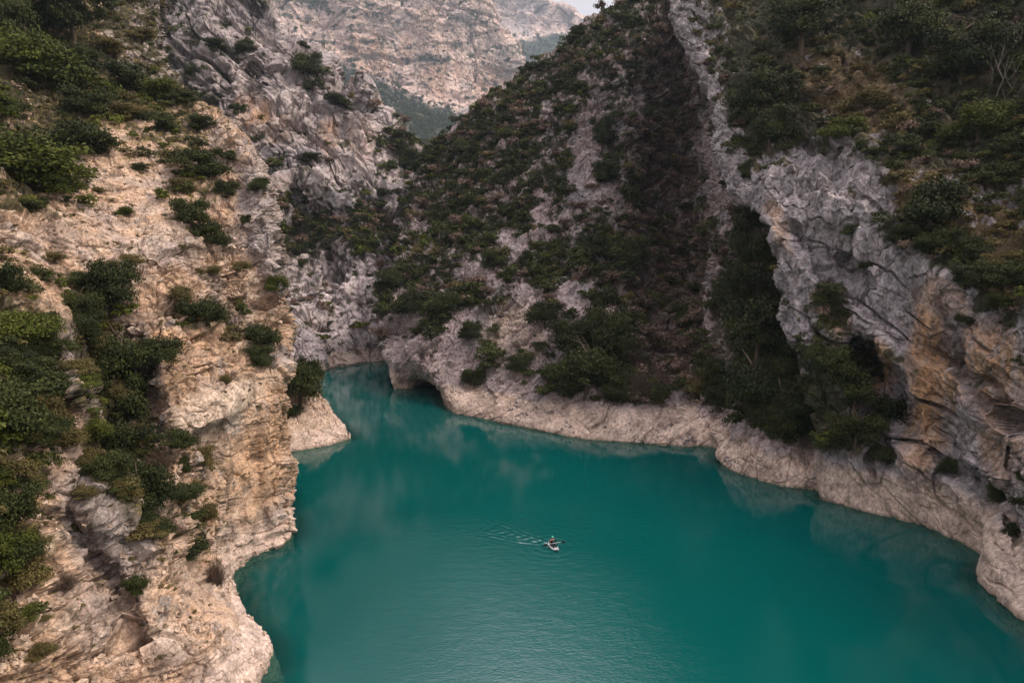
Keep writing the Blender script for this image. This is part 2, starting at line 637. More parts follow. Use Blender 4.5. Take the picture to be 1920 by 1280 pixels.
land('mountain_beyond', 'hazier second mountain whose crest meets the pale sky', [
    [(760, 0, 1500), (760, -160, 1250), (760, -60, 1230), (760, 60, 1200), (760, 130, 1000), (760, 260, 800)],
    [(900, 0, 1500), (900, -70, 1250), (900, 0, 1230), (900, 50, 1200), (900, 130, 1000), (900, 260, 800)],
    [(980, 30, 1500), (980, -18, 1250), (980, 20, 1230), (985, 64, 1200), (985, 130, 1000), (985, 270, 800)],
    [(1020, 40, 1500), (1022, -2, 1250), (1022, 30, 1230), (1022, 70, 1200), (1022, 140, 1000), (1022, 270, 800)],
    [(1058, 40, 1500), (1058, 7, 1250), (1058, 35, 1230), (1055, 72, 1200), (1055, 140, 1000), (1055, 270, 800)],
    [(1080, 50, 1500), (1082, 22, 1250), (1085, 45, 1230), (1085, 75, 1200), (1085, 140, 1000), (1085, 270, 800)],
    [(1112, 70, 1500), (1112, 44, 1260), (1112, 60, 1240), (1112, 85, 1200), (1112, 150, 1000), (1112, 270, 800)],
    [(1160, 90, 1500), (1160, 60, 1270), (1160, 80, 1250), (1160, 100, 1200), (1160, 150, 1000), (1160, 270, 800)],
    [(1300, 160, 1500), (1300, 120, 1290), (1300, 130, 1260), (1300, 150, 1200), (1300, 180, 1000), (1300, 290, 800)],
], M_far, .6, lambda P, px, py: 2.6 * rocky(P / 2.6, 40, 9, 340, (.1, 0, 1), .8, .7), lambda P, px, py, n, d: col_far2(P / 2.6, px, py, n, d), water=False, far=2.6)


# ---- gorge cliff on the left bank, beyond the near one ---------------------
def disp_gorge(P, px, py):
    d = rocky(P, 9.5, 2.9, 200, (.6, .1, .75), 1.0, .7, .5)
    big = fbm(P / 34., 3, 215, .5, True)
    d = d - 2.6 * joints(P, (.62, .1, .75), 15, 250) - 1.2 * joints(P, (.62, .1, .75), 6, 255) - 1.2 * joints(P, (.8, .6, 0), 12, 258)
    return d + 5.5 * big + 2.2 * fbm(P / 15., 3, 217, .5, True)


def col_gorge(P, px, py, n, d):
    c = col_common(P, px, py, 210, (.50, .43, .415), 1.8)
    st = sstep(-.1, .3, fbm(P * np.array([1 / 3., 1 / 3., 1 / 16.]), 4, 222))
    o = .9 * blob(px, py, 470, 205, 40, 28) + .9 * blob(px, py, 615, 255, 22, 32) + .55 * blob(px, py, 500, 240, 60, 30) + .5 * blob(px, py, 680, 260, 30, 40) + .35 * blob(px, py, 520, 350, 30, 25)
    c = mixc(c, (.58, .37, .24), .9 * o * (.45 + .55 * st))
    c = mixc(c, (.13, .11, .11), .75 * np.maximum(joints(P, (.62, .1, .75), 15, 250, .06), .8 * joints(P, (.62, .1, .75), 6, 255)))
    g = grid_at(VEG, px, py) * (1 - .45 * sstep(455, 500, py))
    c = mixc(c, (.60, .51, .50), .5 * sstep(440, 500, py))
    v = fbm(P / 5., 4, 225)
    vd = sstep(-.02, .10, v * 1.15 + (g - .66) * .9)
    c = mixc(c, GROUNDVEG, .92 * vd * sstep(330, 380, py) + .8 * sstep(.16, .24, v + (g - .3) * .5) * (py < 360))
    # dark brown speckle, denser in the pits and cracks
    f = fbm(P / 1.4, 3, 226)
    c = mixc(c, (.075, .06, .045), .8 * sstep(.10, .22, f + .3 * (g - .3) - .05 * d) * (.35 + .65 * sstep(300, 400, py)))
    return waterline_tint(c, P, 3.2)


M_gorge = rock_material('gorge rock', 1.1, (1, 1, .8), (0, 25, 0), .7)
land('gorge_cliff', 'grey and pink limestone cliff rising on the far side of the river bend', [
    [(150, -100, 450), (120, -480, 310), (150, -80, 285), (170, 100, 270), (190, 280, 250), (200, 480, 220), (220, 735)],
    [(280, -100, 440), (270, -460, 300), (290, -60, 262), (300, 90, 245), (310, 250, 230), (310, 450, 205), (330, 728)],
    [(400, -50, 430), (395, -360, 300), (400, -20, 252), (405, 130, 232), (415, 280, 218), (430, 450, 195), (450, 715)],
    [(505, 80, 420), (505, -5, 268), (500, 70, 246), (500, 190, 225), (505, 310, 210), (520, 460, 187), (540, 705)],
    [(565, 150, 410), (562, 66, 268), (555, 150, 242), (550, 250, 222), (550, 360, 205), (560, 500, 182), (590, 698)],
    [(610, 170, 400), (608, 105, 262), (600, 190, 238), (595, 290, 217), (590, 390, 200), (590, 520, 178), (615, 690)],
    [(640, 220, 390), (640, 168, 256), (630, 240, 234), (625, 320, 214), (620, 420, 197), (620, 540, 176), (640, 686)],
    [(685, 210, 380), (685, 143, 250), (680, 215, 236), (670, 310, 215), (662, 420, 196), (655, 540, 175), (665, 683)],
    [(722, 270, 370), (722, 214, 248), (715, 262, 233), (708, 350, 212), (700, 450, 193), (690, 560, 175), (700, 679)],
    [(800, 340, 350), (800, 288, 240), (780, 330, 226), (765, 410, 208), (750, 490, 192), (735, 580, 176), (740, 675)],
    [(900, 420, 340), (900, 330, 235), (860, 400, 222), (840, 470, 207), (820, 540, 193), (800, 600, 180), (800, 672)],
], M_gorge, .72, disp_gorge, col_gorge,
    dents=((480, 170, 30, 45, 7), (600, 445, 70, 60, 6), (560, 390, 50, 40, 5), (625, 500, 14, 60, 4)))

land('rock_spur', 'low grey rock spur at the river bend behind the pale point', [
    [(500, 640, 175), (500, 560, 160), (505, 650, 151), (505, 712)],
    [(560, 650, 172), (558, 600, 158), (565, 655, 151.5), (570, 702)],
    [(600, 672, 168), (598, 636, 157), (604, 668, 152.5), (606, 696)],
    [(617, 692, 166), (614, 668, 156), (617, 681, 154), (618, 691)],
    [(600, 690, 185), (606, 672, 176), (602, 684, 175), (604, 686)],
], M_gorge, .6, lambda P, px, py: rocky(P, 3.5, .8, 240, (.3, 0, 1), .6),
    lambda P, px, py, n, d: waterline_tint(col_common(P, px, py, 245, (.40, .34, .34), .8), P, 2.))


# ---- the wooded slope in the middle ---------------------------------------
def disp_slope(P, px, py):
    return rocky(P, 5.0, 1.3, 100, (-.75, .3, .6), 1.1, .8) + 2.6 * fbm(P / 17., 3, 111, .5, True)


SCREE = ((1100, 290, 26, 95, 10), (1130, 375, 35, 30, 0), (975, 620, 30, 45, 15), (945, 690, 18, 50, 25), (990, 570, 22, 30, 0), (960, 460, 26, 30, 30),
         (885, 510, 34, 20, 20), (1080, 560, 36, 26, 0), (1010, 400, 18, 50, 0), (870, 640, 45, 60, 0), (985, 740, 36, 40, 30),
         (760, 640, 36, 80, -5), (850, 690, 30, 60, 0), (745, 545, 10, 26, 0), (845, 245, 26, 14, -20), (780, 400, 10, 30, 0), (1330, 560, 9, 90, 4),
         (1195, 200, 8, 70, 5), (1030, 205, 14, 12, 0), (1090, 150, 14, 14, 0), (1165, 100, 18, 10, 0), (1120, 160, 20, 16, 0), (1360, 690, 9, 40, 5))


def col_slope(P, px, py, n, d):
    c = col_common(P, px, py, 120, (.42, .34, .325), 1.1)
    w = fbm(P / 4., 3, 121) * 22
    s = np.zeros(len(P))
    for b in SCREE:
        s = np.maximum(s, blob(px + w, py + w * .7, *b))
    g = grid_at(VEG, px, py)
    v = fbm(P / 3.2, 4, 125, .6)
    pk = sstep(.10, .20, fbm(P / np.array([2.0, 2.0, 3.2]), 3, 131, .6))
    vd = sstep(.0, .10, v + (g - .50) * .8 - .75 * s) * (1 - .9 * pk)
    bw = fbm(P / 9., 3, 135) * 60
    br = np.clip(blob(px + bw, py, 1248, 240, 62, 240, 5, .5) + blob(px + bw, py, 1256, 570, 96, 230, 0, .4), 0, 1) * (1 - .9 * s)
    vd = np.maximum(vd, .96 * br * (1 - .5 * pk))
    vd = np.maximum(vd, .95 * blob(px, py, 1435, 620, 80, 220))
    gv = mixc(np.tile(np.array(GROUNDVEG), (len(P), 1)), BROWN, br + .4 * sstep(0, .3, fbm(P / 9., 3, 127)))
    hi = sstep(0, 3., P[:, 2] - 4.5)
    vd = vd * hi
    c = c * (1 - vd[:, None] * .97) + gv * vd[:, None] * .97
    f = fbm(P / .9, 3, 128)
    c = mixc(c, (.075, .06, .04), .75 * (1 - vd) * hi * sstep(.06, .2, f - .3 * s))
    c = mixc(c, (.50, .37, .24), .35 * blob(px, py, 960, 640, 60, 70))
    return waterline_tint(c, P, 3.5, pale=(.60, .465, .375))


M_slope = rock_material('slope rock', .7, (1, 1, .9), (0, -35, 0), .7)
U = lambda a, b, c: (a, b, c)
land('slope', 'steep scrub covered hillside between the river bend and the dark ravine', [
    [(900, 340, 290), (860, 360, 270), (840, 420, 245), (810, 500, 215), (780, 590, 190), (790, 660, 170), (790, 700)],
    [(830, 310, 250), (812, 290, 218), (787, 322, 207), (768, 395, 190), (733, 490, 168), (706, 590, 149), (738, 728)],
    [(850, 260, 260), (835, 266, 214), (818, 320, 200), (800, 410, 182), (770, 510, 158), (745, 630, 136), (752, 729)],
    [(870, 245, 265), (855, 240, 211), (845, 310, 196), (825, 410, 177), (800, 520, 151), (772, 650, 127), (776, 728)],
    [(885, 235, 265), (872, 224, 210), (862, 300, 193), (848, 410, 173), (825, 530, 145), (803, 690, 120.5), (800, 716)],
    [(905, 225, 265), (895, 206, 208), (882, 300, 190), (868, 410, 170), (850, 540, 140), (829, 722, 117), (822, 712)],
    [(915, 215, 265), (905, 200, 207), (893, 300, 189), (880, 410, 168), (862, 540, 138), (838, 722, 116), (838, 766)],
    [(960, 200, 262), (948, 164, 204), (935, 280, 185), (925, 410, 163), (915, 550, 134), (900, 730, 112), (905, 785)],
    [(1000, 180, 262), (995, 132, 203), (990, 270, 182), (985, 410, 158), (985, 560, 129), (990, 748, 106.5), (1010, 806)],
    [(1050, 150, 262), (1045, 100, 204), (1045, 255, 182), (1050, 410, 155), (1050, 570, 126), (1060, 752, 103), (1090, 822)],
    [(1090, 110, 265), (1087, 55, 208), (1090, 235, 184), (1100, 400, 153), (1105, 570, 123), (1120, 765, 99), (1170, 828)],
    [(1150, 70, 268), (1150, 20, 212), (1160, 215, 186), (1170, 395, 155), (1170, 570, 125), (1185, 770, 98), (1240, 833)],
    [(1220, 0, 272), (1215, -40, 220), (1230, 190, 200), (1240, 390, 170), (1245, 570, 136), (1245, 768, 99.5), (1290, 838)],
    [(1300, -60, 275), (1290, -110, 225), (1300, 180, 204), (1305, 390, 174), (1310, 575, 138), (1305, 775, 98), (1345, 842)],
    [(1370, -60, 270), (1350, -120, 220), (1345, 180, 190), (1340, 390, 152), (1345, 580, 120), (1350, 790, 89.5), (1357, 872)],
    [(1450, -60, 260), (1440, -120, 210), (1440, 200, 168), (1440, 400, 124), (1440, 590, 98), (1430, 815, 80), (1430, 902)],
    [(1560, -60, 250), (1550, -120, 200), (1550, 210, 160), (1550, 420, 118), (1550, 610, 94), (1535, 850, 76), (1530, 920)],
    [(1700, -60, 240), (1700, -120, 190), (1700, 220, 160), (1700, 440, 132), (1700, 640, 105), (1690, 860, 78), (1680, 925)],
], M_slope, .74, disp_slope, col_slope,
    dents=((1262, 330, 60, 300, 7, 2), (775, 690, 30, 24, -2.)))


# ---- right cliff -----------------------------------------------------------
RB = (.52, -.3, .8)


def disp_right(P, px, py):
    d = rocky(P, 3.4, .62, 400, (.55, -.35, .75), 1.0, .6, .5)
    d = d + .55 * fbm(P * np.array([1 / 1.6, 1 / 1.6, 1 / 12.]), 3, 419, .5, True)
    d = d + 1.9 * fbm(P / 13., 3, 411, .5, True)
    d = d - 1.1 * joints(P, RB, 6.5, 430) - .45 * joints(P, RB, 2.6, 435) - .5 * joints(P, (.7, .7, .1), 5., 437)
    led = fbm(strata(P, (.5, -.2, .85), 5.5, 0, .18), 3, 415)
    return d + .8 * led + 2.5 * saw((P @ np.array((.52, -.3, .8)) + fbm(P / 8., 2, 416) * 2.4) / 7.5) * sstep(-.3, .1, perlin(P / 14., 417)) * sstep(0, 60, px - (1300 + (py - 100) * .34))


def col_right(P, px, py, n, d):
    c = col_common(P, px, py, 410, (.31, .28, .28), .8)
    st = fbm(P * np.array([1 / 1.0, 1 / 1.0, 1 / 14.]), 4, 422)
    w = fbm(P / 3., 3, 423) * 30
    x, y = px + w, py + w * .6
    wall = sstep(230, 330, py)
    c = mixc(c, (.46, .40, .41), .7 * wall * sstep(.08, .34, st))
    c = mixc(c, (.15, .13, .14), .65 * wall * sstep(.12, .4, -st))
    o = blob(x, y, 1745, 690, 42, 120, -6) + blob(x, y, 1640, 690, 40, 50) + .8 * blob(x, y, 1850, 680, 60, 80) + .7 * blob(x, y, 1725, 830, 40, 60) + .7 * blob(x, y, 1560, 590, 24, 50, -30) \
        + .6 * blob(x, y, 1780, 560, 50, 26, 40) + .5 * blob(x, y, 1460, 420, 18, 50, -20) + .55 * blob(x, y, 1880, 790, 50, 120)
    c = mixc(c, ORANGE, np.clip(o, 0, 1) * (.45 + .55 * sstep(-.3, .15, st)))
    c = mixc(c, (.11, .095, .09), .8 * np.maximum(joints(P, RB, 6.5, 430, .07), .7 * joints(P, RB, 2.6, 435)))
    c = mixc(c, (.20, .18, .20), .7 * sstep(.12, .4, st) * blob(x, y, 1800, 640, 110, 190))
    c = mixc(c, (.66, .55, .49), .5 * sstep(.1, .4, -st) * blob(x, y, 1840, 740, 90, 120))
    g = grid_at(VEG, px, py)
    v = fbm(P / 2.4, 4, 425, .6)
    hi = sstep(0, 2., P[:, 2] - 4.2)
    rim = sstep(60, 20, px - (1252 + py * .33) + 40 * v) * sstep(420, 330, py)
    vd = hi * sstep(.0, .10, v + (g - .50) * 1.0 - .8 * rim)
    dry = blob(x, y, 1800, 400, 140, 60, 30) + blob(x, y, 1600, 170, 120, 60, 35) + blob(x, y, 1880, 480, 60, 80)
    gv = mixc(np.tile(np.array(GROUNDVEG), (len(P), 1)), (.17, .115, .055), .85 * np.clip(dry, 0, 1) + .25 * sstep(-.1, .3, fbm(P / 7., 3, 427)))
    c = c * (1 - vd[:, None] * .95) + gv * vd[:, None] * .95
    c = mixc(c, (.07, .055, .04), .6 * hi * sstep(.12, .26, fbm(P / .8, 3, 428) + .25 * (g - .3)))
    return waterline_tint(c, P, 4.4, pale=(.55, .43, .35))


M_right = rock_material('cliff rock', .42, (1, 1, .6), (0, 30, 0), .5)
land('cliff_right', 'tall streaked limestone cliff with orange stains above the right bank', [
    [(1420, -20, 240), (1440, 40, 220), (1450, 140, 190), (1480, 260, 165), (1500, 370, 145), (1560, 470, 120), (1590, 600, 108), (1620, 760, 95), (1640, 900)],
    [(1254, -70, 180), (1268, 0, 165), (1304, 90, 145), (1356, 215, 124), (1374, 335, 109), (1463, 440, 92), (1481, 580, 84), (1533, 760, 77.5), (1552, 925)],
    [(1238, -70, 166), (1252, 0, 152), (1290, 90, 134), (1345, 215, 115), (1362, 335, 101), (1452, 440, 86), (1470, 580, 79), (1522, 760, 73.5), (1541, 936)],
    [(1300, -80, 158), (1320, 0, 142), (1370, 130, 121), (1420, 250, 104), (1450, 370, 90), (1500, 480, 80), (1540, 600, 74.5), (1590, 780, 69.5), (1620, 958)],
    [(1400, -90, 152), (1430, 0, 135), (1480, 130, 113), (1530, 260, 96), (1570, 380, 80.5), (1600, 500, 74.5), (1640, 630, 70), (1680, 800, 66), (1718, 984)],
    [(1540, -100, 138), (1560, 0, 122), (1600, 130, 104), (1640, 260, 88), (1680, 390, 75.5), (1710, 510, 70), (1740, 650, 66), (1770, 830, 62.8), (1768, 1002)],
    [(1680, -110, 129), (1700, 0, 114), (1730, 130, 99), (1760, 260, 85), (1790, 390, 73), (1810, 520, 64.5), (1820, 680, 60.5), (1840, 870, 57.6), (1850, 1050)],
    [(1820, -120, 118), (1830, 0, 104), (1850, 130, 92), (1870, 270, 80), (1890, 400, 70), (1900, 540, 60), (1910, 700, 55), (1900, 900, 52.), (1846, 1088)],
    [(1960, -130, 107), (1960, 0, 95), (1970, 130, 84), (1980, 270, 73), (1990, 410, 63), (2000, 560, 54), (2010, 740, 48.5), (2000, 960, 45.5), (1925, 1165)],
    [(2150, -150, 92), (2150, 0, 82), (2160, 130, 72), (2170, 270, 62), (2180, 420, 53), (2200, 580, 45), (2220, 780, 40), (2200, 1050, 37.5), (2130, 1330)],
    [(2700, -250, 66), (2700, -100, 58), (2700, 50, 51), (2700, 220, 44), (2700, 400, 38), (2750, 600, 33), (2800, 850, 29.5), (2750, 1250, 26.5), (2600, 1750)],
], M_right, .76, disp_right, col_right,
    dents=((1640, 745, 50, 110, 5, -18), (1620, 690, 34, 50, 2.5), (1700, 440, 110, 14, 1.6, 40), (1560, 480, 30, 60, 1.8, -25), (1905, 860, 16, 90, 1.5, 10), (1880, 960, 14, 80, 1.4, -20)))


# ---- left cliff ------------------------------------------------------------
def disp_left(P, px, py):
    d = rocky(P, 2.1, .58, 500, (-.45, .2, .85), 1.1, 1., .55)
    d = d + 1.3 * fbm(P / 8.5, 3, 511, .5, True)
    n = np.array((-.5, .25, .83))
    w = fbm(P / 5., 2, 513) * 1.5
    d = d + 1.15 * saw((P @ n + w) / 4.6) * sstep(-.3, .1, perlin(P / 9., 514))
    d = d - .42 * joints(P, (-.5, .25, .83), 3.2, 550) - .25 * joints(P, (.8, .6, 0.1), 3.6, 555) - .16 * joints(P, (-.5, .25, .83), 1.2, 557)
    soil = blob(px, py, 250, 330, 130, 130, 20) + .8 * blob(px, py, 110, 500, 110, 70) + .7 * blob(px, py, 120, 900, 40, 60)
    d = d * (1 - .62 * np.clip(soil, 0, 1))
    calm = .62 * blob(px, py, 400, 1180, 120, 110, 20) + .6 * blob(px, py, 478, 860, 62, 180, 3) + .6 * blob(px, py, 395, 765, 80, 36, -25)
    d = d * (1 - np.clip(calm, 0, 1))
    return d


def col_left(P, px, py, n, d):
    c = np.tile(np.array(TAN), (len(P), 1))
    a = fbm(P / 5., 4, 521)
    c = mixc(c, (.45, .36, .31), .9 * sstep(-.15, .3, a))
    c = mixc(c, (.34, .31, .30), .8 * sstep(.1, .4, fbm(P / 3., 4, 522, .6)) * (.4 + .6 * sstep(.75, .4, n[:, 2])))
    c = mixc(c, (.66, .52, .41), .7 * sstep(.05, .4, fbm(P / 2., 4, 523, .6)))
    w = fbm(P / 2.5, 3, 524) * 26
    x, y = px + w, py + w * .7
    # grey weathered buttresses
    c = mixc(c, (.40, .36, .345), .8 * blob(x, y, 290, 60, 100, 120))
    gy = .8 * blob(x, y, 495, 420, 45, 140, -12) + .8 * blob(x, y, 150, 690, 36, 90, -20) + .8 * blob(x, y, 200, 980, 80, 130, -20) + .5 * blob(x, y, 330, 460, 60, 40)
    c = mixc(c, (.38, .335, .325), np.clip(gy, 0, 1))
    o = .9 * blob(x, y, 490, 840, 46, 120, 5) + .6 * blob(x, y, 350, 700, 40, 50) + .8 * blob(x, y, 330, 640, 60, 30) + .6 * blob(x, y, 450, 530, 30, 60)
    c = mixc(c, (.62, .38, .22), .75 * np.clip(o, 0, 1) * (.5 + .5 * sstep(-.2, .2, fbm(P * np.array([1, 1, .15]), 3, 525))))
    pl = .9 * blob(x, y, 410, 760, 90, 40, -25) + .8 * blob(x, y, 470, 560, 14, 60) + .5 * blob(x, y, 300, 440, 140, 20, -35)
    c = mixc(c, (.66, .52, .41), np.clip(pl, 0, 1))
    c = mixc(c, (.20, .14, .10), .7 * np.maximum(joints(P, (-.5, .25, .83), 3.2, 550), np.maximum(joints(P, (.8, .6, 0.1), 3.6, 555), .8 * joints(P, (-.5, .25, .83), 1.2, 557))))
    g = grid_at(VEG, px, py) * (1 - .92 * blob(px, py, 490, 440, 50, 200)) * (1 - .9 * blob(px, py, 500, 680, 60, 120))
    v = fbm(P / 1.7, 4, 526, .6)
    hi = sstep(0, 2., P[:, 2] - 4.0)
    gul = blob(px, py, 215, 770, 58, 230, -14) + blob(px, py, 40, 700, 70, 150)
    vd = np.maximum(hi * sstep(.02, .12, v + (g - .60) * .9), hi * np.clip(gul, 0, 1) * sstep(-.35, .0, v))
    c = mixc(c, (.06, .058, .025), .92 * vd)
    dg = hi * sstep(.10, .22, fbm(P / 1.1, 4, 527, .6) + .4 * (g - .45)) * sstep(.3, .75, n[:, 2])
    c = mixc(c, DRYGRASS, .75 * dg)
    c = mixc(c, (.10, .07, .05), .55 * hi * sstep(.16, .28, fbm(P / .35, 3, 528)))
    return waterline_tint(c, P, 2.6)


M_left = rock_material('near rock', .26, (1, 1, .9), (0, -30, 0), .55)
land('cliff_left', 'sunlit tan limestone slope and cliff with scattered shrubs above the left bank', [
    [(-700, -160, 70), (-650, 110, 54), (-550, 280, 45), (-400, 430, 37), (-350, 560, 32), (-330, 720, 28), (-300, 900, 25), (-280, 1110, 22), (-250, 1350, 21), (-150, 1600, 21.5), (0, 1850)],
    [(-380, -150, 88), (-350, 100, 68), (-250, 260, 56), (-120, 400, 46), (-90, 520, 41), (-80, 660, 36), (-70, 820, 31.5), (-60, 1010, 28.5), (-60, 1240, 26), (60, 1430, 27.5), (230, 1600)],
    [(-200, -140, 100), (-180, 90, 80), (-100, 240, 66), (0, 370, 55), (30, 490, 48.5), (40, 630, 42), (50, 780, 37), (50, 960, 33), (60, 1170, 30), (230, 1330, 32), (400, 1450)],
    [(-60, -130, 112), (-60, 80, 90), (0, 220, 76), (90, 340, 64), (130, 460, 56), (140, 600, 48.5), (150, 740, 42.5), (140, 900, 38), (160, 1100, 34.5), (350, 1240, 36), (495, 1325)],
    [(50, -120, 122), (40, 70, 100), (70, 200, 86), (160, 310, 72), (210, 430, 63), (240, 560, 55), (250, 680, 49.5), (230, 840, 44), (270, 1020, 39.5), (400, 1150, 40), (510, 1232)],
    [(120, -120, 130), (100, 60, 106), (140, 180, 92), (230, 280, 79), (290, 400, 68), (330, 520, 60), (340, 640, 54.5), (320, 800, 48), (350, 960, 44.5), (400, 1070, 46), (465, 1160)],
    [(200, -110, 138), (170, 60, 114), (210, 170, 100), (300, 260, 85), (370, 370, 74), (410, 490, 67), (420, 610, 61), (400, 760, 53.5), (405, 900, 50.5), (420, 1010, 51.5), (441, 1085)],
    [(300, -100, 145), (240, 60, 122), (280, 165, 108), (370, 240, 92), (440, 340, 79), (470, 480, 71), (490, 620, 66), (470, 720, 58.5), (462, 870, 57), (480, 960, 56.8), (492, 1036)],
    [(345, -100, 150), (300, 60, 130), (345, 165, 115), (430, 225, 98), (500, 330, 84), (530, 480, 76), (546, 630, 71), (532, 750, 65.5), (545, 880, 63), (550, 950, 62.4), (551, 991)],
    [(300, -60, 230), (250, 100, 210), (280, 210, 190), (370, 290, 170), (430, 400, 150), (470, 540, 130), (490, 680, 115), (490, 780, 98), (500, 880, 90), (510, 900, 86), (515, 880)],
], M_left, .80, disp_left, col_left,
    dents=((240, 760, 60, 150, 3.2, -15), (150, 710, 26, 110, -2.0, -20), (190, 1085, 34, 120, 1.5, -30), (330, 455, 60, 30, -1.4, -20), (420, 575, 34, 50, 1.6), (350, 1180, 110, 70, -1.2, 20), (205, 940, 60, 50, -1.5), (400, 770, 70, 34, -.9, -25), (490, 400, 30, 120, -1.5, -10), (515, 900, 24, 130, -.5, -5)))

land('point', 'pale rock point sloping into the river below the left cliff', [
    [(480, 700, 118), (480, 600, 108), (490, 760, 97), (500, 862)],
    [(548, 720, 112), (550, 690, 103), (545, 775, 94.5), (548, 846)],
    [(590, 755, 112), (590, 727, 102.5), (598, 785, 95), (603, 838)],
    [(622, 790, 110), (620, 763, 100), (626, 800, 94.5), (636, 829)],
    [(648, 812, 106), (645, 798, 97.5), (650, 814, 94.5), (658, 822)],
    [(640, 815, 112), (648, 808, 103), (652, 812, 101), (655, 815)],
], M_left, .8, lambda P, px, py: rocky(P, 1.3, .5, 530, (.5, 0, .8), .8) - .3 * joints(P, (.5, 0, .8), 1.6, 533),
    lambda P, px, py, n, d: waterline_tint(mixc(col_common(P, px, py, 535, (.58, .44, .35), .5), (.60, .45, .34), .5 * np.ones(len(P))), P, 2.))


# ------------------------------------------------------------------ water
def water_object():
    KX, KY = 3.55, 58.2                       # the kayak
    xs = np.concatenate([np.linspace(-160, -45, 24)[:-1], np.linspace(-45, -14, 130)[:-1], np.linspace(-14, 9, 250)[:-1], np.linspace(9, 60, 200)[:-1], np.linspace(60, 200, 24)])
    ys = np.concatenate([np.linspace(-60, 20, 10)[:-1], np.linspace(20, 54, 140)[:-1], np.linspace(54, 74, 220)[:-1], np.linspace(74, 180, 260)[:-1], np.linspace(180, 320, 12)])
    X, Yv = np.meshgrid(xs, ys, indexing='ij')
    P = np.stack([X.ravel(), Yv.ravel(), 0 * X.ravel()], 1)
    # wake: two trains of ridges trailing behind the boat
    back = np.array([-.83, .56])
    side = np.array([back[1], -back[0]])
    rel = P[:, :2] - np.array([KX, KY])
    u, v = rel @ back, rel @ side
    h = np.zeros(len(P))
    brk = fbm(P / 1.1 + 5., 3, 77)
    for s in (-1, 1):
        c = v - s * (.25 + u * .19) - .12 * np.sin(u * 1.3)
        env = np.exp(-(c / (.5 + .05 * np.abs(u))) ** 2) * sstep(-.2, 1., u) * (1 - sstep(4, 11, u))
        h += .010 * env * np.cos(c * 9.5 + 1.5 * brk) * (.35 + 1.6 * sstep(-.3, .5, brk))
    h += .018 * np.exp(-(v / (.5 + .1 * np.abs(u))) ** 2) * sstep(0, 1, u) * (1 - sstep(3, 9, u)) * np.sin(u * 7 + np.sin(v * 5))
    rr = np.hypot(rel[:, 0], rel[:, 1])
    h += .010 * np.sin(rr * 7.5) * np.exp(-rr / 2.2)
    P[:, 2] = h
    # how close the shore is
    pts = np.concatenate([L['P'][(np.abs(L['P'][:, 2]) < .25)][::3] for k, L in LAND.items() if not k.startswith('mountain')])
    kd = kdtree.KDTree(len(pts))
    for i, p in enumerate(pts):
        kd.insert((p[0], p[1], 0), i)
    kd.balance()
    near = np.array([min(kd.find((p[0], p[1], 0))[2], 9.) for p in P])
    idx = np.arange(len(P)).reshape(X.shape)
    q = np.stack([idx[:-1, :-1], idx[1:, :-1], idx[1:, 1:], idx[:-1, 1:]], -1).reshape(-1, 4)
    me = mesh_from('water', P, q, {'offshore': ('FLOAT', near)})
    m, nt, b = new_mat('lake water')
    L = nt.links.new
    geo = N(nt, 'ShaderNodeNewGeometry')
    # ripples: wind patches over calm water
    mp = N(nt, 'ShaderNodeMapping')
    mp.inputs['Scale'].default_value = (1, 1.6, 1)
    mp.inputs['Rotation'].default_value = (0, 0, R(-8))
    L(geo.outputs['Position'], mp.inputs['Vector'])
    rip = N(nt, 'ShaderNodeTexNoise', Scale=3.4, Detail=4.0, Roughness=.6)
    L(mp.outputs['Vector'], rip.inputs['Vector'])
    swell = N(nt, 'ShaderNodeTexNoise', Scale=.75, Detail=2.0, Roughness=.5)
    L(mp.outputs['Vector'], swell.inputs['Vector'])
    # the breeze reaches the middle of the reach, the banks stay glassy
    dist = N(nt, 'ShaderNodeVectorMath', operation='DISTANCE')
    sc2 = N(nt, 'ShaderNodeMapping')
    sc2.inputs['Scale'].default_value = (1.25, .8, 1)
    L(geo.outputs['Position'], sc2.inputs['Vector'])
    L(sc2.outputs['Vector'], dist.inputs[0])
    dist.inputs[1].default_value = (3.5 * 1.25, 47 * .8, 0)
    patch = N(nt, 'ShaderNodeMapRange', interpolation_type='SMOOTHSTEP')
    patch.inputs['From Min'].default_value, patch.inputs['From Max'].default_value = 4., 24.
    patch.inputs['To Min'].default_value, patch.inputs['To Max'].default_value = 1., .14
    pn = N(nt, 'ShaderNodeTexNoise', Scale=.09, Detail=3.0)
    L(geo.outputs['Position'], pn.inputs['Vector'])
    pa = N(nt, 'ShaderNodeMath', operation='MULTIPLY_ADD')
    L(pn.outputs['Fac'], pa.inputs[0])
    pa.inputs[1].default_value = 14.
    L(dist.outputs['Value'], pa.inputs[2])
    pb = N(nt, 'ShaderNodeMath', operation='SUBTRACT')
    L(pa.outputs[0], pb.inputs[0])
    pb.inputs[1].default_value = 7.
    L(pb.outputs[0], patch.inputs['Value'])
    hs = N(nt, 'ShaderNodeMath', operation='MULTIPLY_ADD')
    L(swell.outputs['Fac'], hs.inputs[0])
    hs.inputs[1].default_value = 1.2
    L(rip.outputs['Fac'], hs.inputs[2])
    ht = N(nt, 'ShaderNodeMath', operation='MULTIPLY')
    L(hs.outputs[0], ht.inputs[0])
    L(patch.outputs['Result'], ht.inputs[1])
    bp = N(nt, 'ShaderNodeBump', Strength=1.0, Distance=.021)
    L(ht.outputs[0], bp.inputs['Height'])
    # milky turquoise body of the water
    cn = N(nt, 'ShaderNodeTexNoise', Scale=.035, Detail=2.0)
    L(geo.outputs['Position'], cn.inputs['Vector'])
    mx = N(nt, 'ShaderNodeMixRGB')
    mx.inputs['Color1'].default_value = (.0000, .050, .047, 1)
    mx.inputs['Color2'].default_value = (.0000, .082, .075, 1)
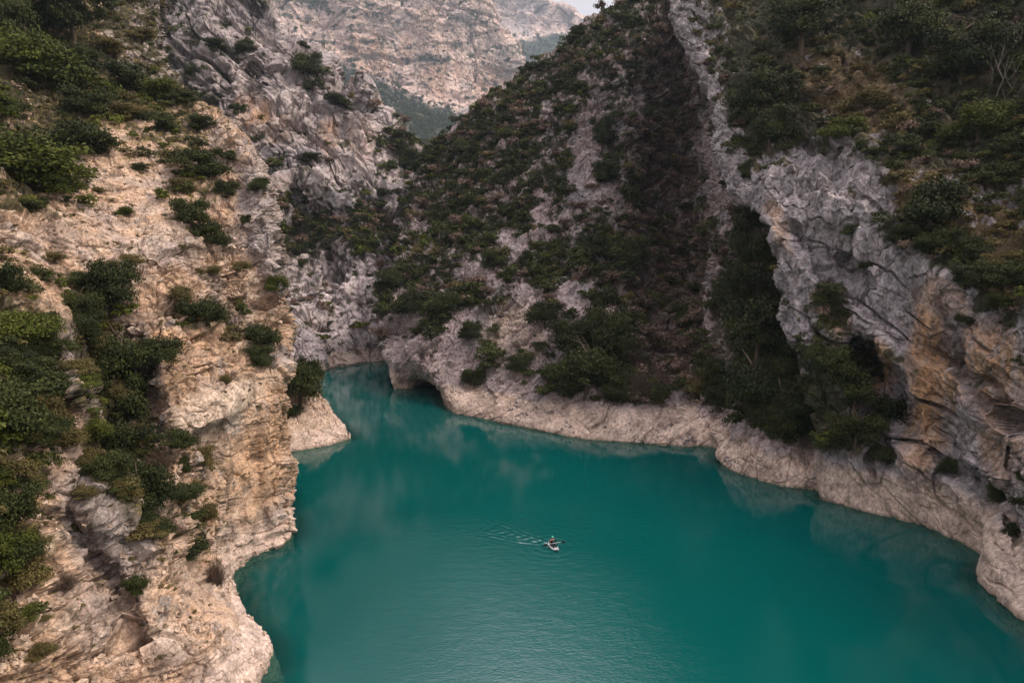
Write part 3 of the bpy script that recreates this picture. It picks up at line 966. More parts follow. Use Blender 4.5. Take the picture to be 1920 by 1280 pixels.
    L(cn.outputs['Fac'], mx.inputs['Fac'])
    L(mx.outputs['Color'], b.inputs['Base Color'])
    b.inputs['Roughness'].default_value = .025
    b.inputs['IOR'].default_value = 1.333
    L(bp.outputs['Normal'], b.inputs['Normal'])
    # shallows: a clear film over the submerged rock
    tr = N(nt, 'ShaderNodeBsdfTransparent')
    tr.inputs['Color'].default_value = (.62, .86, .76, 1)
    at = N(nt, 'ShaderNodeAttribute', attribute_name='offshore')
    sh = N(nt, 'ShaderNodeMapRange', interpolation_type='SMOOTHSTEP')
    sh.inputs['From Min'].default_value, sh.inputs['From Max'].default_value = .1, 2.2
    sh.inputs['To Min'].default_value, sh.inputs['To Max'].default_value = .5, 0.
    L(at.outputs['Fac'], sh.inputs['Value'])
    ms = N(nt, 'ShaderNodeMixShader')
    L(sh.outputs['Result'], ms.inputs['Fac'])
    L(b.outputs[0], ms.inputs[1])
    L(tr.outputs[0], ms.inputs[2])
    L(ms.outputs[0], nt.nodes['Material Output'].inputs['Surface'])
    put('water', me, m, kind='structure', label='calm turquoise river water filling the bottom of the gorge')


water_object()

# ------------------------------------------------------------------ ground sheet under everything
gm = plain('bed mud', (.16, .17, .12), .95, .1, .2, .2)
V = [(-3500, -800, -6.2), (3500, -800, -6.2), (3500, 4500, -6.2), (-3500, 4500, -6.2)]
put('ground', mesh_from('ground', V, [(0, 1, 2, 3)]), gm, kind='structure', label='muddy ground under the river and the hills')


# ------------------------------------------------------------------ plants
def foliage(seed, n, leaf, lobes=9, flat=.75, ragged=.25):
    """unit-radius shrub standing on z=0: leaves spread over overlapping lobes"""
    r = np.random.default_rng(seed)
    th = r.uniform(0, 2 * np.pi, lobes)
    rad = r.uniform(.2, .62, lobes)
    C = np.stack([np.cos(th) * rad, np.sin(th) * rad, r.uniform(.25, .95, lobes) * flat], 1)
    C[0] = (0, 0, .75 * flat)
    S = r.uniform(.16, .46, lobes) if lobes > 12 else r.uniform(.24, .50, lobes)
    C[:, :2] *= r.uniform(.8, 1.25, (lobes, 1))
    k = r.choice(lobes, n, p=S ** 2 / (S ** 2).sum())
    d = r.normal(size=(n, 3))
    d /= np.linalg.norm(d, axis=1, keepdims=True)
    d[:, 2] = np.where(d[:, 2] < -.35, -d[:, 2] * .6, d[:, 2])
    rr = S[k] * (1 - ragged * r.random(n) ** 1.5 * 1.8 + .12 * r.normal(size=n) * ragged * 2)
    p = C[k] + d * rr[:, None] * np.array([1, 1, .85])
    p[:, 2] = np.maximum(p[:, 2], .02)
    nrm = d + r.normal(size=(n, 3)) * .7
    nrm /= np.linalg.norm(nrm, axis=1, keepdims=True)
    t = np.cross(nrm, r.normal(size=(n, 3)))
    t /= np.linalg.norm(t, axis=1, keepdims=True)
    b = np.cross(nrm, t)
    L = leaf * r.uniform(.6, 1.4, n)[:, None]
    V = np.stack([p - t * L, p + b * L * .55, p + t * L, p - b * L * .55], 1).reshape(-1, 3)
    F = np.arange(4 * n).reshape(-1, 4)
    tone = np.repeat(np.clip(r.random(lobes)[k] * .5 + .25 * r.random(n), 0, 1), 4)
    return V, F, tone


def twigs(seed, n, w=.012):
    """unit bare bush: fine branching stems"""
    r = np.random.default_rng(seed)
    V, F = [], []
    for i in range(n):
        a = r.uniform(0, 2 * np.pi)
        tilt = r.uniform(.1, 1.0)
        p = np.array([r.normal() * .12, r.normal() * .12, 0.])
        d = np.array([math.cos(a) * math.sin(tilt), math.sin(a) * math.sin(tilt), math.cos(tilt)])
        L = r.uniform(.5, 1.1)
        s = np.cross(d, r.normal(size=3))
        s /= np.linalg.norm(s)
        m = p + d * L * .5 + r.normal(size=3) * .06
        e = m + (d + r.normal(size=3) * .25) * L * .5
        k = len(V)
        V += [p - s * w, p + s * w, m - s * w * .7, m + s * w * .7, e - s * w * .3, e + s * w * .3]
        F += [(k, k + 1, k + 3, k + 2), (k + 2, k + 3, k + 5, k + 4)]
        for q in range(3):
            o = p + (m - p) * r.uniform(.4, 1.8)
            dd = d + r.normal(size=3) * .6
            e2 = o + dd * L * .28
            k = len(V)
            V += [o - s * w * .5, o + s * w * .5, e2 + s * w * .2, e2 - s * w * .2]
            F += [(k, k + 1, k + 2, k + 3)]
    V = np.array(V)
    V[:, 2] = np.maximum(V[:, 2], 0)
    return V, np.array(F), np.repeat(.3, len(V))


LEAF_DARK = leaf_material('dark evergreen leaves', (.008, .014, .004), (.078, .090, .022))
LEAF_GREEN = leaf_material('bright green leaves', (.024, .036, .005), (.140, .155, .022))
LEAF_OLIVE = leaf_material('dry olive leaves', (.060, .052, .020), (.190, .150, .050))
LEAF_BROWN = leaf_material('bare brown twigs', (.065, .045, .034), (.24, .165, .12))
BARK = plain('bark', (.10, .075, .055), .9, .2, .3, 12.)
PALEBARK = plain('pale dead bark', (.17, .15, .12), .9, .2, .2, 12.)

MATS = dict(dark=LEAF_DARK, green=LEAF_GREEN, olive=LEAF_OLIVE, brown=LEAF_BROWN)
PROTO = {}
for kind in ('dark', 'green', 'olive'):
    for i in range(4):
        V, F, T = foliage(31 * i + len(kind), 9000, .034, 20 + 3 * i, (.8, .95, .7, 1.1)[i], .42)
        me = mesh_from('shrub_' + kind, V, F, {'tone': ('FLOAT', T)}, smooth=False)
        me.materials.append(MATS[kind])
        PROTO[kind, i] = me
for i in range(2):
    V, F, T = twigs(70 + i, 520, .009)
    me = mesh_from('bare_bush', V, F, {'tone': ('FLOAT', T)}, smooth=False)
    me.materials.append(LEAF_BROWN)
    PROTO['brown', i] = me


def tapered(path, radii, sides=7):
    V, F = [], []
    for i, (p, r_) in enumerate(zip(path, radii)):
        for k in range(sides):
            a = 2 * math.pi * k / sides
            V.append((p[0] + math.cos(a) * r_, p[1] + math.sin(a) * r_, p[2]))
    for i in range(len(path) - 1):
        for k in range(sides):
            F.append((i * sides + k, i * sides + (k + 1) % sides, (i + 1) * sides + (k + 1) % sides, (i + 1) * sides + k))
    return V, F


def trunk_mesh(seed, h=1., r0=.05, limbs=6, spread=.45):
    r = random.Random(seed)
    V, F = [], []
    def add(path, rad):
        v, f = tapered(path, rad)
        k = len(V)
        V.extend(v)
        F.extend([tuple(a + k for a in q) for q in f])
    pts = [(r.gauss(0, .02) * i, r.gauss(0, .02) * i, h * i / 6 - (.15 if i == 0 else 0)) for i in range(7)]
    add(pts, [r0 * (1 - .14 * i) for i in range(7)])
    for j in range(limbs):
        s = pts[2 + j % 4]
        a = r.uniform(0, 6.28)
        e = (s[0] + math.cos(a) * spread * h, s[1] + math.sin(a) * spread * h, s[2] + h * r.uniform(.15, .35))
        m = tuple((s[i] * .5 + e[i] * .5) for i in range(3))
        add([s, m, e], [r0 * .45, r0 * .3, r0 * .1])
    return mesh_from('trunk', V, F)


TRUNK = [trunk_mesh(3), trunk_mesh(5)]
for t in TRUNK:
    t.materials.append(BARK)


def surface_at(px, py, layer):
    L = LAND[layer]
    if 'good' not in L:
        _, _, dep = project(L['P'])
        toward = ((L['P'] - np.array([0, 0, CAM_H])) * L['n']).sum(1) < 0
        L['good'] = np.where(toward & (L['P'][:, 2] > .1))[0]
        L['dep'] = dep
    g = L['good']
    d = (L['px'][g] - px) ** 2 + (L['py'][g] - py) ** 2
    near = g[d < max(d.min() + 4, 9)]
    i = near[np.argmin(L['dep'][near])]
    return L['P'][i], L['n'][i], L['dep'][i]


def plant(px, py, rpx, kind, layer, label, group, hs=1., name='shrub', tree=False, rnd=random):
    """px,py: middle of the plant in the photo; rpx: its half width there"""
    P, n, dep = surface_at(px, py + rpx * .55 * hs, layer)
    r = rpx * 1.22 * dep / FPX
    kinds = [k for k in PROTO if k[0] == kind]
    me = PROTO[rnd.choice(kinds)]
    rot = rnd.uniform(0, 6.28)
    if tree:
        o = put(name, None, label=label, category='tree', group=group)
        o.location = P - np.array([0, 0, .1])
        o.rotation_euler = (0, 0, rot)
        t = put('trunk', TRUNK[rnd.randrange(2)], parent=o)
        t.scale = (r * 1.3, r * 1.3, r * 1.35 * hs)
        c = put('crown', me, parent=o)
        c.location = (0, 0, r * .06 * hs)
        c.scale = (r, r, r * hs * 1.1)
    else:
        o = put(name, me, label=label, category='bush' if name != 'shrub' else 'shrub', group=group)
        o.location = P - n * r * .12 - np.array([0, 0, r * .12])
        o.rotation_euler = (0, 0, rot)
        o.scale = (r, r, r * hs)
    return o


exec_plants = True
G_L = 'shrubs and trees on the left cliff'
G_S = 'shrubs and trees on the middle hillside'
G_R = 'shrubs and trees on the right cliff'
G_G = 'bushes on the gorge cliff'
HAND = [
    # px, py, r, kind, layer, tree?, height, label
    (150, 255, 66, 'dark', 'cliff_left', 0, 1.0, 'large rounded dark green bush above the bare tan slope, right of the yellow green one'),
    (60, 310, 95, 'green', 'cliff_left', 0, .8, 'wide yellow green bush at the photo edge above the bare tan slope'),
    (120, 345, 46, 'green', 'cliff_left', 0, .8, 'yellow green clump at the lower right end of the wide bush'),
    (62, 383, 30, 'dark', 'cliff_left', 0, .7, 'low dark bush just under the wide yellow green bush'),
    (0, 190, 40, 'green', 'cliff_left', 0, 1.1, 'bright green bush cut by the left photo edge, highest of the bright ones'),
    (235, 394, 19, 'green', 'cliff_left', 0, .8, 'small neat rounded green bush alone on the bare tan slope'),
    (268, 312, 17, 'dark', 'cliff_left', 0, .8, 'small dark round bush alone high on the tan slope'),
    (372, 300, 46, 'dark', 'cliff_left', 0, 1.0, 'big green bush at the upper cliff rim above the tan slope'),
    (425, 292, 22, 'dark', 'cliff_left', 0, .8, 'short dark bush at the rim right beside the big green bush'),
    (338, 338, 32, 'olive', 'cliff_left', 0, .7, 'dull grey green bush below left of the big rim bush'),
    (418, 350, 24, 'dark', 'cliff_left', 0, 1.2, 'narrow dark bush hanging down the rim under the big green bush'),
    (358, 400, 36, 'dark', 'cliff_left', 0, 1.1, 'dark bush on the tan slope, upper half of a slanting pair'),
    (392, 445, 34, 'dark', 'cliff_left', 0, 1.2, 'dark bush over the rock step, lower half of a slanting pair'),
    (310, 225, 34, 'dark', 'cliff_left', 0, .9, 'dark green bush under the grey cliff foot, left of the pale rim rock'),
    (380, 228, 28, 'dark', 'cliff_left', 0, .9, 'dark bush beside the pale rim rock near the grey cliff'),
    (300, 160, 44, 'green', 'cliff_left', 0, .9, 'mid green bush on the shoulder where slope meets grey cliff'),
    (345, 185, 30, 'dark', 'cliff_left', 0, .9, 'dark bush at the base of the tall grey cliff'),
    (235, 145, 50, 'dark', 'cliff_left', 0, .9, 'dense dark bush in the upper thicket near the speckled rocks'),
    (240, 200, 42, 'olive', 'cliff_left', 0, .8, 'olive bush at the lower edge of the upper thicket'),
    (120, 130, 72, 'green', 'cliff_left', 0, .9, 'broad olive green bush in the middle of the upper thicket'),
    (40, 110, 66, 'green', 'cliff_left', 0, 1., 'broad green bush in the upper thicket near the photo edge'),
    (170, 190, 48, 'dark', 'cliff_left', 0, .9, 'dark bush directly above the large rounded dark one'),
    (50, 20, 80, 'dark', 'cliff_left', 1, 1.3, 'nearly black tree in the top corner of the near slope'),
    (140, 45, 62, 'dark', 'cliff_left', 1, 1.3, 'dark tree standing right of the nearly black corner tree'),
    (-10, 60, 60, 'dark', 'cliff_left', 1, 1.2, 'dark tree cut by the photo edge under the corner tree'),
    (150, 100, 40, 'dark', 'cliff_left', 0, 1.2, 'dark bush at the foot of the two upper corner trees'),
    (200, 80, 34, 'olive', 'cliff_left', 0, .8, 'grey green bush at the edge of the upper speckled rocks'),
    (270, 60, 26, 'olive', 'cliff_left', 0, .8, 'small grey green bush among the pale upper rocks'),
    (100, 478, 26, 'olive', 'cliff_left', 0, .6, 'low yellowish bush in the middle of the tan slope'),
    (245, 480, 24, 'olive', 'cliff_left', 0, .8, 'thin olive bush above the tilted rock beds'),
    (215, 490, 18, 'olive', 'cliff_left', 0, .5, 'flat dry yellow tuft left of the thin olive bush'),
    (-5, 520, 44, 'dark', 'cliff_left', 0, 1.3, 'dark bush cut by the photo edge halfway up the slope'),
    (30, 600, 74, 'green', 'cliff_left', 0, .8, 'bright green bush at the photo edge halfway down'),
    (100, 640, 40, 'dark', 'cliff_left', 0, .8, 'dark green bush between the bright edge bush and the grey outcrop'),
    (50, 700, 54, 'dark', 'cliff_left', 0, .8, 'dark green bush above the huge round one at the photo edge'),
    (40, 765, 82, 'dark', 'cliff_left', 0, 1.1, 'huge round dark olive bush at the photo edge beside the grey outcrop'),
    (210, 558, 52, 'dark', 'cliff_left', 1, 1.2, 'upper tree of the dark row growing down the gully'),
    (160, 590, 36, 'dark', 'cliff_left', 1, 1.4, 'slim dark tree left of the topmost gully tree'),
    (155, 640, 38, 'dark', 'cliff_left', 1, 1.2, 'dark tree between the grey outcrop and the gully row'),
    (225, 690, 58, 'dark', 'cliff_left', 1, 1.3, 'tall dark tree in the middle of the gully row'),
    (295, 665, 46, 'dark', 'cliff_left', 1, 1.1, 'dark tree on the gully rim next to the orange earth'),
    (225, 770, 52, 'dark', 'cliff_left', 1, 1.2, 'dark tree below the tall middle one in the gully'),
    (230, 850, 54, 'dark', 'cliff_left', 1, 1.2, 'dark green tree in the lower half of the gully row'),
    (265, 940, 54, 'dark', 'cliff_left', 1, 1.3, 'lowest big tree of the gully row with its stem in view'),
    (300, 985, 32, 'dark', 'cliff_left', 0, 1.1, 'dark bush crowding under the lowest gully tree'),
    (130, 818, 40, 'olive', 'cliff_left', 0, .9, 'thin grey green bush growing over the grey outcrop'),
    (125, 680, 20, 'olive', 'cliff_left', 0, .8, 'small yellow green bush on top of the grey outcrop'),
    (390, 575, 44, 'dark', 'cliff_left', 0, 1.05, 'round dark bush on the terrace left of the footpath'),
    (480, 620, 44, 'dark', 'cliff_left', 0, 1.0, 'dark bush at the cliff brink right of the footpath'),
    (490, 668, 26, 'dark', 'cliff_left', 0, 1.3, 'dark bush drooping over the brink above the orange face'),
    (515, 535, 26, 'green', 'cliff_left', 0, 1., 'mid green bush at the brink beside the upper footpath'),
    (335, 820, 36, 'dark', 'cliff_left', 0, .9, 'dark spreading bush on the pale ledge above the lower face'),
    (345, 875, 18, 'dark', 'cliff_left', 0, 1.7, 'narrow bush hanging below the spreading one on the ledge'),
    (385, 860, 24, 'olive', 'cliff_left', 0, 1.5, 'brownish bush clinging right of the narrow hanging one'),
    (385, 955, 32, 'olive', 'cliff_left', 0, 1.1, 'yellow green bush near the lower orange face'),
    (350, 930, 18, 'dark', 'cliff_left', 0, 1., 'small dark bush left of the yellow green one'),
    (360, 1030, 40, 'dark', 'cliff_left', 0, .9, 'dark brushy bush just above the pale cracked boulder'),
    (255, 1102, 24, 'dark', 'cliff_left', 1, 1.3, 'small lone tree in the cleft above the pale cracked boulder'),
    (20, 955, 62, 'dark', 'cliff_left', 0, 1.2, 'dark bush at the photo edge below the pale gravel strip'),
    (55, 1060, 56, 'olive', 'cliff_left', 0, 1.1, 'yellowish olive bush at the photo edge under the dark one'),
    (55, 905, 30, 'olive', 'cliff_left', 0, .8, 'olive tuft at the top of the dark edge bush'),
    (-5, 1200, 34, 'dark', 'cliff_left', 0, 1.4, 'dark bush cut by the lower left photo edge'),
    (85, 1225, 26, 'olive', 'cliff_left', 0, .9, 'thin dry bush among the lowest pale rocks'),
    (85, 1155, 16, 'olive', 'cliff_left', 0, .7, 'tiny yellowish bush above the thin dry one on the low rocks'),
    (140, 985, 16, 'olive', 'cliff_left', 0, .9, 'small dry yellow bush on the grey rock below the gravel strip'),
    (165, 915, 30, 'olive', 'cliff_left', 0, .6, 'pale green low bush at the gravel strip foot'),
    (400, 505, 16, 'olive', 'cliff_left', 0, 1.1, 'little olive bush between the slanting pair and the terrace bush'),
    (378, 510, 12, 'olive', 'cliff_left', 0, 1., 'tiny olive bush beside the little one above the terrace'),
    (458, 500, 18, 'olive', 'cliff_left', 0, .9, 'rusty brown bush left of the upper footpath'),
    (450, 560, 14, 'olive', 'cliff_left', 0, .9, 'small rusty bush right of the round terrace bush'),
    (425, 705, 14, 'olive', 'cliff_left', 0, 1.3, 'dry brown bush at the edge of the pale ledge'),
    (345, 465, 10, 'olive', 'cliff_left', 0, .8, 'tiny dry bush on the rock step left of the slanting pair'),
    (190, 355, 14, 'olive', 'cliff_left', 0, .6, 'low dry tuft right of the wide yellow green bush'),
    (490, 345, 20, 'dark', 'cliff_left', 0, 1.4, 'dark bush in a niche of the grey upper brink'),
    (462, 410, 12, 'dark', 'cliff_left', 0, 1.4, 'thin dark bush in a crack below the rim bushes'),
    (562, 722, 44, 'dark', 'point', 1, 1.5, 'dark tree rooted on the pale river point behind the cliff'),
    (578, 690, 30, 'dark', 'point', 0, 1.5, 'dark bush topping the pale river point beside its tree'),
    (550, 765, 20, 'dark', 'point', 0, 1., 'dark bush low against the cliff on the pale river point'),
    # gorge cliff
    (572, 130, 34, 'dark', 'gorge_cliff', 1, 1.0, 'dark tree on the notch of the far cliff crest'),
    (590, 160, 22, 'dark', 'gorge_cliff', 0, 1.0, 'dark bush below the crest notch of the far cliff'),
    (625, 180, 26, 'dark', 'gorge_cliff', 0, .9, 'dark bush left of the rounded knob on the far cliff crest'),
    (650, 195, 18, 'dark', 'gorge_cliff', 0, .9, 'small dark bush at the foot of the rounded crest knob'),
    (580, 298, 22, 'dark', 'gorge_cliff', 0, .7, 'dark bush alone on the ledge in the middle of the far cliff'),
    (405, 75, 26, 'dark', 'gorge_cliff', 0, .7, 'brown green bush on the high ledge of the grey cliff'),
    (455, 88, 26, 'dark', 'gorge_cliff', 0, .7, 'brown green bush right beside the high ledge one'),
    (765, 298, 26, 'dark', 'gorge_cliff', 0, 1.1, 'dark bush where the far cliff meets the middle hillside'),
    (570, 80, 14, 'dark', 'gorge_cliff', 0, .8, 'tiny bush above the crest notch tree'),
    # middle hillside
    (1085, 62, 13, 'dark', 'slope', 1, 1.1, 'lone dark tree standing out on the hillside crest against the mountain'),
    (865, 272, 28, 'dark', 'slope', 0, .9, 'round dark bush just below the lower end of the hillside crest'),
    (990, 125, 10, 'dark', 'slope', 0, 1., 'small dark bush on the crest left of the lone tree'),
    (870, 240, 16, 'dark', 'slope', 0, 1., 'dark bush on the crest above the round dark one'),
    (840, 560, 42, 'dark', 'slope', 0, 1., 'black green bush above the river overhang'),
    (765, 570, 38, 'dark', 'slope', 0, 1.2, 'black green bush left of the pale pinnacle above the overhang'),
    (735, 520, 32, 'dark', 'slope', 0, 1.1, 'dark bush at the left edge of the middle hillside'),
    (930, 485, 32, 'dark', 'slope', 0, 1.1, 'dark bush right of the pale twin rocks on the hillside'),
    (880, 620, 24, 'dark', 'slope', 0, 1.2, 'dark bush between the grey bulge and the pale earth scar'),
    (885, 705, 24, 'dark', 'slope', 0, 1.3, 'dark bush low beside the grey bulge near the water'),
    (1100, 700, 60, 'dark', 'slope', 1, 1.1, 'large black green tree at the hill foot, biggest along that shore'),
    (1150, 640, 52, 'dark', 'slope', 1, 1.4, 'tall black green tree behind the biggest shore tree'),
    (1065, 645, 40, 'dark', 'slope', 1, 1.1, 'dark tree upper left of the biggest shore tree'),
    (1020, 590, 34, 'dark', 'slope', 1, 1.1, 'dark tree above the pale rocks near the hill foot'),
    (975, 680, 26, 'dark', 'slope', 0, 1.0, 'dark bush right of the pale earth scar'),
    (1190, 480, 36, 'dark', 'slope', 1, 1.3, 'dark tree at the left edge of the brown ravine, halfway up'),
    (1110, 455, 34, 'dark', 'slope', 0, 1.0, 'dark bush between the scree and the ravine tree'),
    (1130, 260, 24, 'dark', 'slope', 1, 1.6, 'slim dark tree at the top of the grey scree'),
    (1140, 320, 26, 'dark', 'slope', 0, 1.2, 'dark bush right of the grey scree'),
    (1230, 735, 24, 'dark', 'slope', 0, .9, 'dark bush at the shore left of the ravine foot'),
    (1335, 715, 34, 'dark', 'slope', 1, 1.3, 'dark tree beside the white rock strip at the ravine foot'),
    (1390, 560, 48, 'dark', 'slope', 1, 1.3, 'dark tree filling the gully top behind the right cliff'),
    (1420, 640, 62, 'dark', 'slope', 1, 1.3, 'tall dark tree in the middle of the gully behind the right cliff'),
    (1410, 735, 60, 'dark', 'slope', 1, 1.2, 'broad dark tree low in the gully behind the right cliff'),
    (1470, 770, 46, 'dark', 'slope', 1, 1.2, 'lowest dark tree of the gully next to the right cliff rib'),
    (1420, 480, 44, 'dark', 'slope', 1, 1.2, 'dark tree under the overhanging rim of the right cliff'),
    (1400, 430, 34, 'dark', 'slope', 1, 1.2, 'highest dark tree under the overhanging rim of the right cliff'),
    # right cliff
    (1430, 190, 58, 'dark', 'cliff_right', 1, .9, 'wide dark tree on the right cliff rim, broadest on the rim'),
    (1440, 255, 44, 'dark', 'cliff_right', 1, 1.1, 'dark tree just under the broadest rim tree'),
    (1396, 325, 15, 'dark', 'cliff_right', 0, 1.8, 'narrow dark bush hanging in the rim notch of the right cliff'),
    (1545, 555, 34, 'dark', 'cliff_right', 0, 1.1, 'dark bush standing in the middle of the grey streaked face'),
    (1595, 430, 22, 'dark', 'cliff_right', 0, 1.0, 'dark bush on the slanting ledge of the grey face'),
    (1620, 498, 14, 'dark', 'cliff_right', 0, 1.3, 'small dark bush under the slanting ledge of the grey face'),
    (1595, 650, 16, 'dark', 'cliff_right', 0, 1.4, 'dark bush at the roof of the orange alcove'),
    (1560, 690, 42, 'dark', 'cliff_right', 1, 1.2, 'dark tree at the top of the alcove thicket'),
    (1600, 745, 50, 'dark', 'cliff_right', 1, 1.2, 'dark tree in the middle of the alcove thicket'),
    (1660, 790, 46, 'dark', 'cliff_right', 1, 1.3, 'dark tree at the right end of the alcove thicket'),
    (1600, 810, 46, 'dark', 'cliff_right', 1, 1., 'dark tree at the bottom left of the alcove thicket'),
    (1655, 842, 34, 'dark', 'cliff_right', 0, .9, 'lowest dark bush of the alcove thicket over the pale bank'),
    (1775, 872, 17, 'dark', 'cliff_right', 0, 1.3, 'small dark bush alone at the foot of the orange wall'),
    (1745, 400, 66, 'dark', 'cliff_right', 1, .95, 'large dark tree on the shoulder above the grey step'),
    (1805, 465, 34, 'dark', 'cliff_right', 0, 1.0, 'dark bush at the lower right of the large shoulder tree'),
    (1700, 440, 28, 'dark', 'cliff_right', 0, 1.0, 'dark bush at the lower left of the large shoulder tree'),
    (1860, 520, 44, 'dark', 'cliff_right', 0, .9, 'dark bush at the right end of the slanting ledge'),
    (1800, 600, 18, 'dark', 'cliff_right', 0, 1., 'small dark bush under the ledge over the orange wall'),
    (1870, 925, 24, 'dark', 'cliff_right', 0, 1.7, 'narrow dark bush in the lower crack near the right photo edge'),
    (1900, 985, 28, 'dark', 'cliff_right', 0, 1.0, 'dark bush low on the bank at the right photo edge'),
    (1912, 680, 18, 'dark', 'cliff_right', 0, 1.3, 'dark bush at the right photo edge beside the orange wall'),
    (1915, 890, 16, 'dark', 'cliff_right', 0, 1.3, 'small dark bush at the right photo edge above the bank'),
    (1870, 330, 56, 'dark', 'cliff_right', 0, .8, 'dark spreading bush above the dry clearing on the right'),
    (1830, 240, 56, 'green', 'cliff_right', 1, .9, 'olive green tree below the bare pale trunks'),
    (1620, 190, 50, 'olive', 'cliff_right', 0, .7, 'olive bush beside the earthy clearing on the upper right slope'),
    (1580, 240, 44, 'green', 'cliff_right', 0, .8, 'olive green bush above the pale spiky rocks'),
    (1700, 270, 44, 'dark', 'cliff_right', 0, .9, 'dark bush right of the small pale rocks on the upper slope'),
    (1880, 490, 34, 'olive', 'cliff_right', 0, .8, 'yellow brown bush at the right photo edge below the clearing'),
    (1500, 60, 58, 'dark', 'cliff_right', 1, 1., 'dark tree on the upper right slope near its left rim'),
    (1700, 60, 64, 'dark', 'cliff_right', 1, 1.1, 'dark tree high in the middle of the upper right slope'),
    (1800, 120, 70, 'dark', 'cliff_right', 1, 1.1, 'dark tree left of the bare pale trunks'),
]
GROUP = dict(cliff_left=G_L, point=G_L, gorge_cliff=G_G, slope=G_S, cliff_right=G_R)
for (px, py, r_, kind, layer, tree, hs, label) in HAND:
    plant(px, py, r_, kind, layer, label, GROUP[layer], hs, name='tree' if tree else 'shrub', tree=bool(tree))

# bare bushes near the water on the left
plant(412, 1072, 26, 'brown', 'cliff_left', 'bare brown twiggy bush at the water edge above the pale boulder', G_L, 1.7, name='bare_bush')
plant(125, 1090, 26, 'brown', 'cliff_left', 'bare brown twiggy bush in the cleft of the lower grey rock', G_L, 1.0, name='bare_bush')
plant(300, 860, 30, 'brown', 'cliff_left', 'bare brown twiggy bush on the pale ledge by the gully', G_L, 1.0, name='bare_bush')

# bare pale trunks, upper right
for (px, py, h_, lab) in ((1868, 200, 9., 'tall bare pale trunk standing on the upper right slope'), (1850, 190, 7., 'thinner bare pale trunk left of the tall one'),
                          (1885, 215, 6., 'short bare pale trunk right of the tall one')):
    P, n, dep = surface_at(px, py, 'cliff_right')
    o = put('dead_tree', None, label=lab, category='tree', group='bare trees on the upper right slope')
    o.location = P
    t = trunk_mesh(int(px), 1., .011, 9, .13)
    t.materials.append(PALEBARK)
    q = put('trunk', t, parent=o)
    q.scale = (h_ * .8, h_ * .8, h_)


# the scrub that fills the slopes: best-seen plants stay individuals, the rest is one mass per kind
def mass_proto(kind, i, n, leaf):
    if kind == 'brown':
        V, F, T = foliage(700 + i, n, leaf * 1.1, 9, .8, .6)
        return V, F, T
    return foliage(500 + i, n, leaf, 6, .85, .25)


LOD = {}
for kind in ('leaf', 'brown'):
    for i in range(5):
        for lod, (n, lf) in enumerate(((90, .20), (220, .125), (520, .085))):
            LOD[kind, i, lod] = mass_proto('brown' if kind == 'brown' else 'dark', i, n, lf)

mass = {k: [] for k in MATS}
singles = []


def scatter(layer, count, rmin, rmax, mix, seed, dens=None, grp=None, zmin=4.5, hs=(.7, 1.2), single_px=1e9, lab=None, thr=.5):
    L = LAND[layer]
    surface_at(900, 500, layer)
    g = L['good']
    P = L['P'][g]
    px, py = L['px'][g], L['py'][g]
    ok = (px > -120) & (px < 2040) & (py > -120) & (py < 1300) & (P[:, 2] > zmin) & (L['n'][g][:, 2] > -.1)
    g, P, px, py = g[ok], P[ok], px[ok], py[ok]
    D = dens(P, px, py) if dens is not None else grid_at(VEG, px, py)
    r = np.random.default_rng(seed)
    keep = np.where(r.random(len(g)) < np.clip(D, 0, 1) * count * 1.0 / max(1e-6, np.clip(D, 0, 1).sum()))[0]
    for i in keep:
        rad = rmin + (rmax - rmin) * r.random() ** 2.2
        k = mix(px[i], py[i], r)
        dep = L['dep'][g[i]]
        rp = rad * FPX / dep
        item = (P[i], L['n'][g[i]], rad, k, rp, r.uniform(*hs), r.uniform(0, 6.28), r.integers(0, 5), layer, px[i], py[i])
        singles.append(item)


def mix_slope(px, py, r):
    px = px + r.normal() * 16
    br = max(blob(np.array([px]), np.array([py]), 1248, 240, 62, 240, 5, .5)[0], blob(np.array([px]), np.array([py]), 1256, 570, 96, 230, 0, .4)[0])
    u = r.random()
    if br > .5:
        return 'brown' if u < .64 else 'olive' if u < .72 else 'dark'
    if py > 640 and px > 1000:
        return 'dark'
    return 'dark' if u < .70 else 'green' if u < .76 else 'olive' if u < .84 else 'brown'


def dens_slope(P, px, py):
    w = fbm(P / 4., 3, 121) * 22
    s = np.zeros(len(P))
    for b in SCREE:
        s = np.maximum(s, blob(px + w, py + w * .7, *b))
    v = fbm(P / 3.2, 4, 125, .6)
    pk = sstep(.10, .20, fbm(P / np.array([2.0, 2.0, 3.2]), 3, 131, .6))
    return grid_at(VEG, px, py) ** 1.7 * (1 - .93 * s) * (1 - .85 * pk) * (.12 + .88 * sstep(-.12, .12, v))


scatter('slope', 4600, .4, 3.4, mix_slope, 21, dens_slope, zmin=3.9)


def mix_right(px, py, r):
    u = r.random()
    dry = blob(np.array([px]), np.array([py]), 1800, 400, 140, 60, 30)[0] + blob(np.array([px]), np.array([py]), 1600, 170, 120, 60, 35)[0]
    if dry > .3:
        return 'olive' if u < .7 else 'brown' if u < .85 else 'dark'
    return 'dark' if u < .74 else 'green' if u < .84 else 'olive' if u < .93 else 'brown'


def dens_right(P, px, py):
    v = fbm(P / 2.4, 4, 425, .6)
    rim = sstep(60, 20, px - (1252 + py * .33) + 40 * v) * sstep(420, 330, py)
    return np.clip(grid_at(VEG, px, py) - .28, 0, 1) ** 1.2 * (1 - .93 * rim) * (.2 + .8 * sstep(-.2, .12, v))


scatter('cliff_right', 1900, .4, 2.1, mix_right, 22, dens_right, zmin=5.5)


def mix_gorge(px, py, r):
    u = r.random()
    return 'dark' if u < .6 else 'brown' if u < .8 else 'olive' if u < .9 else 'green'


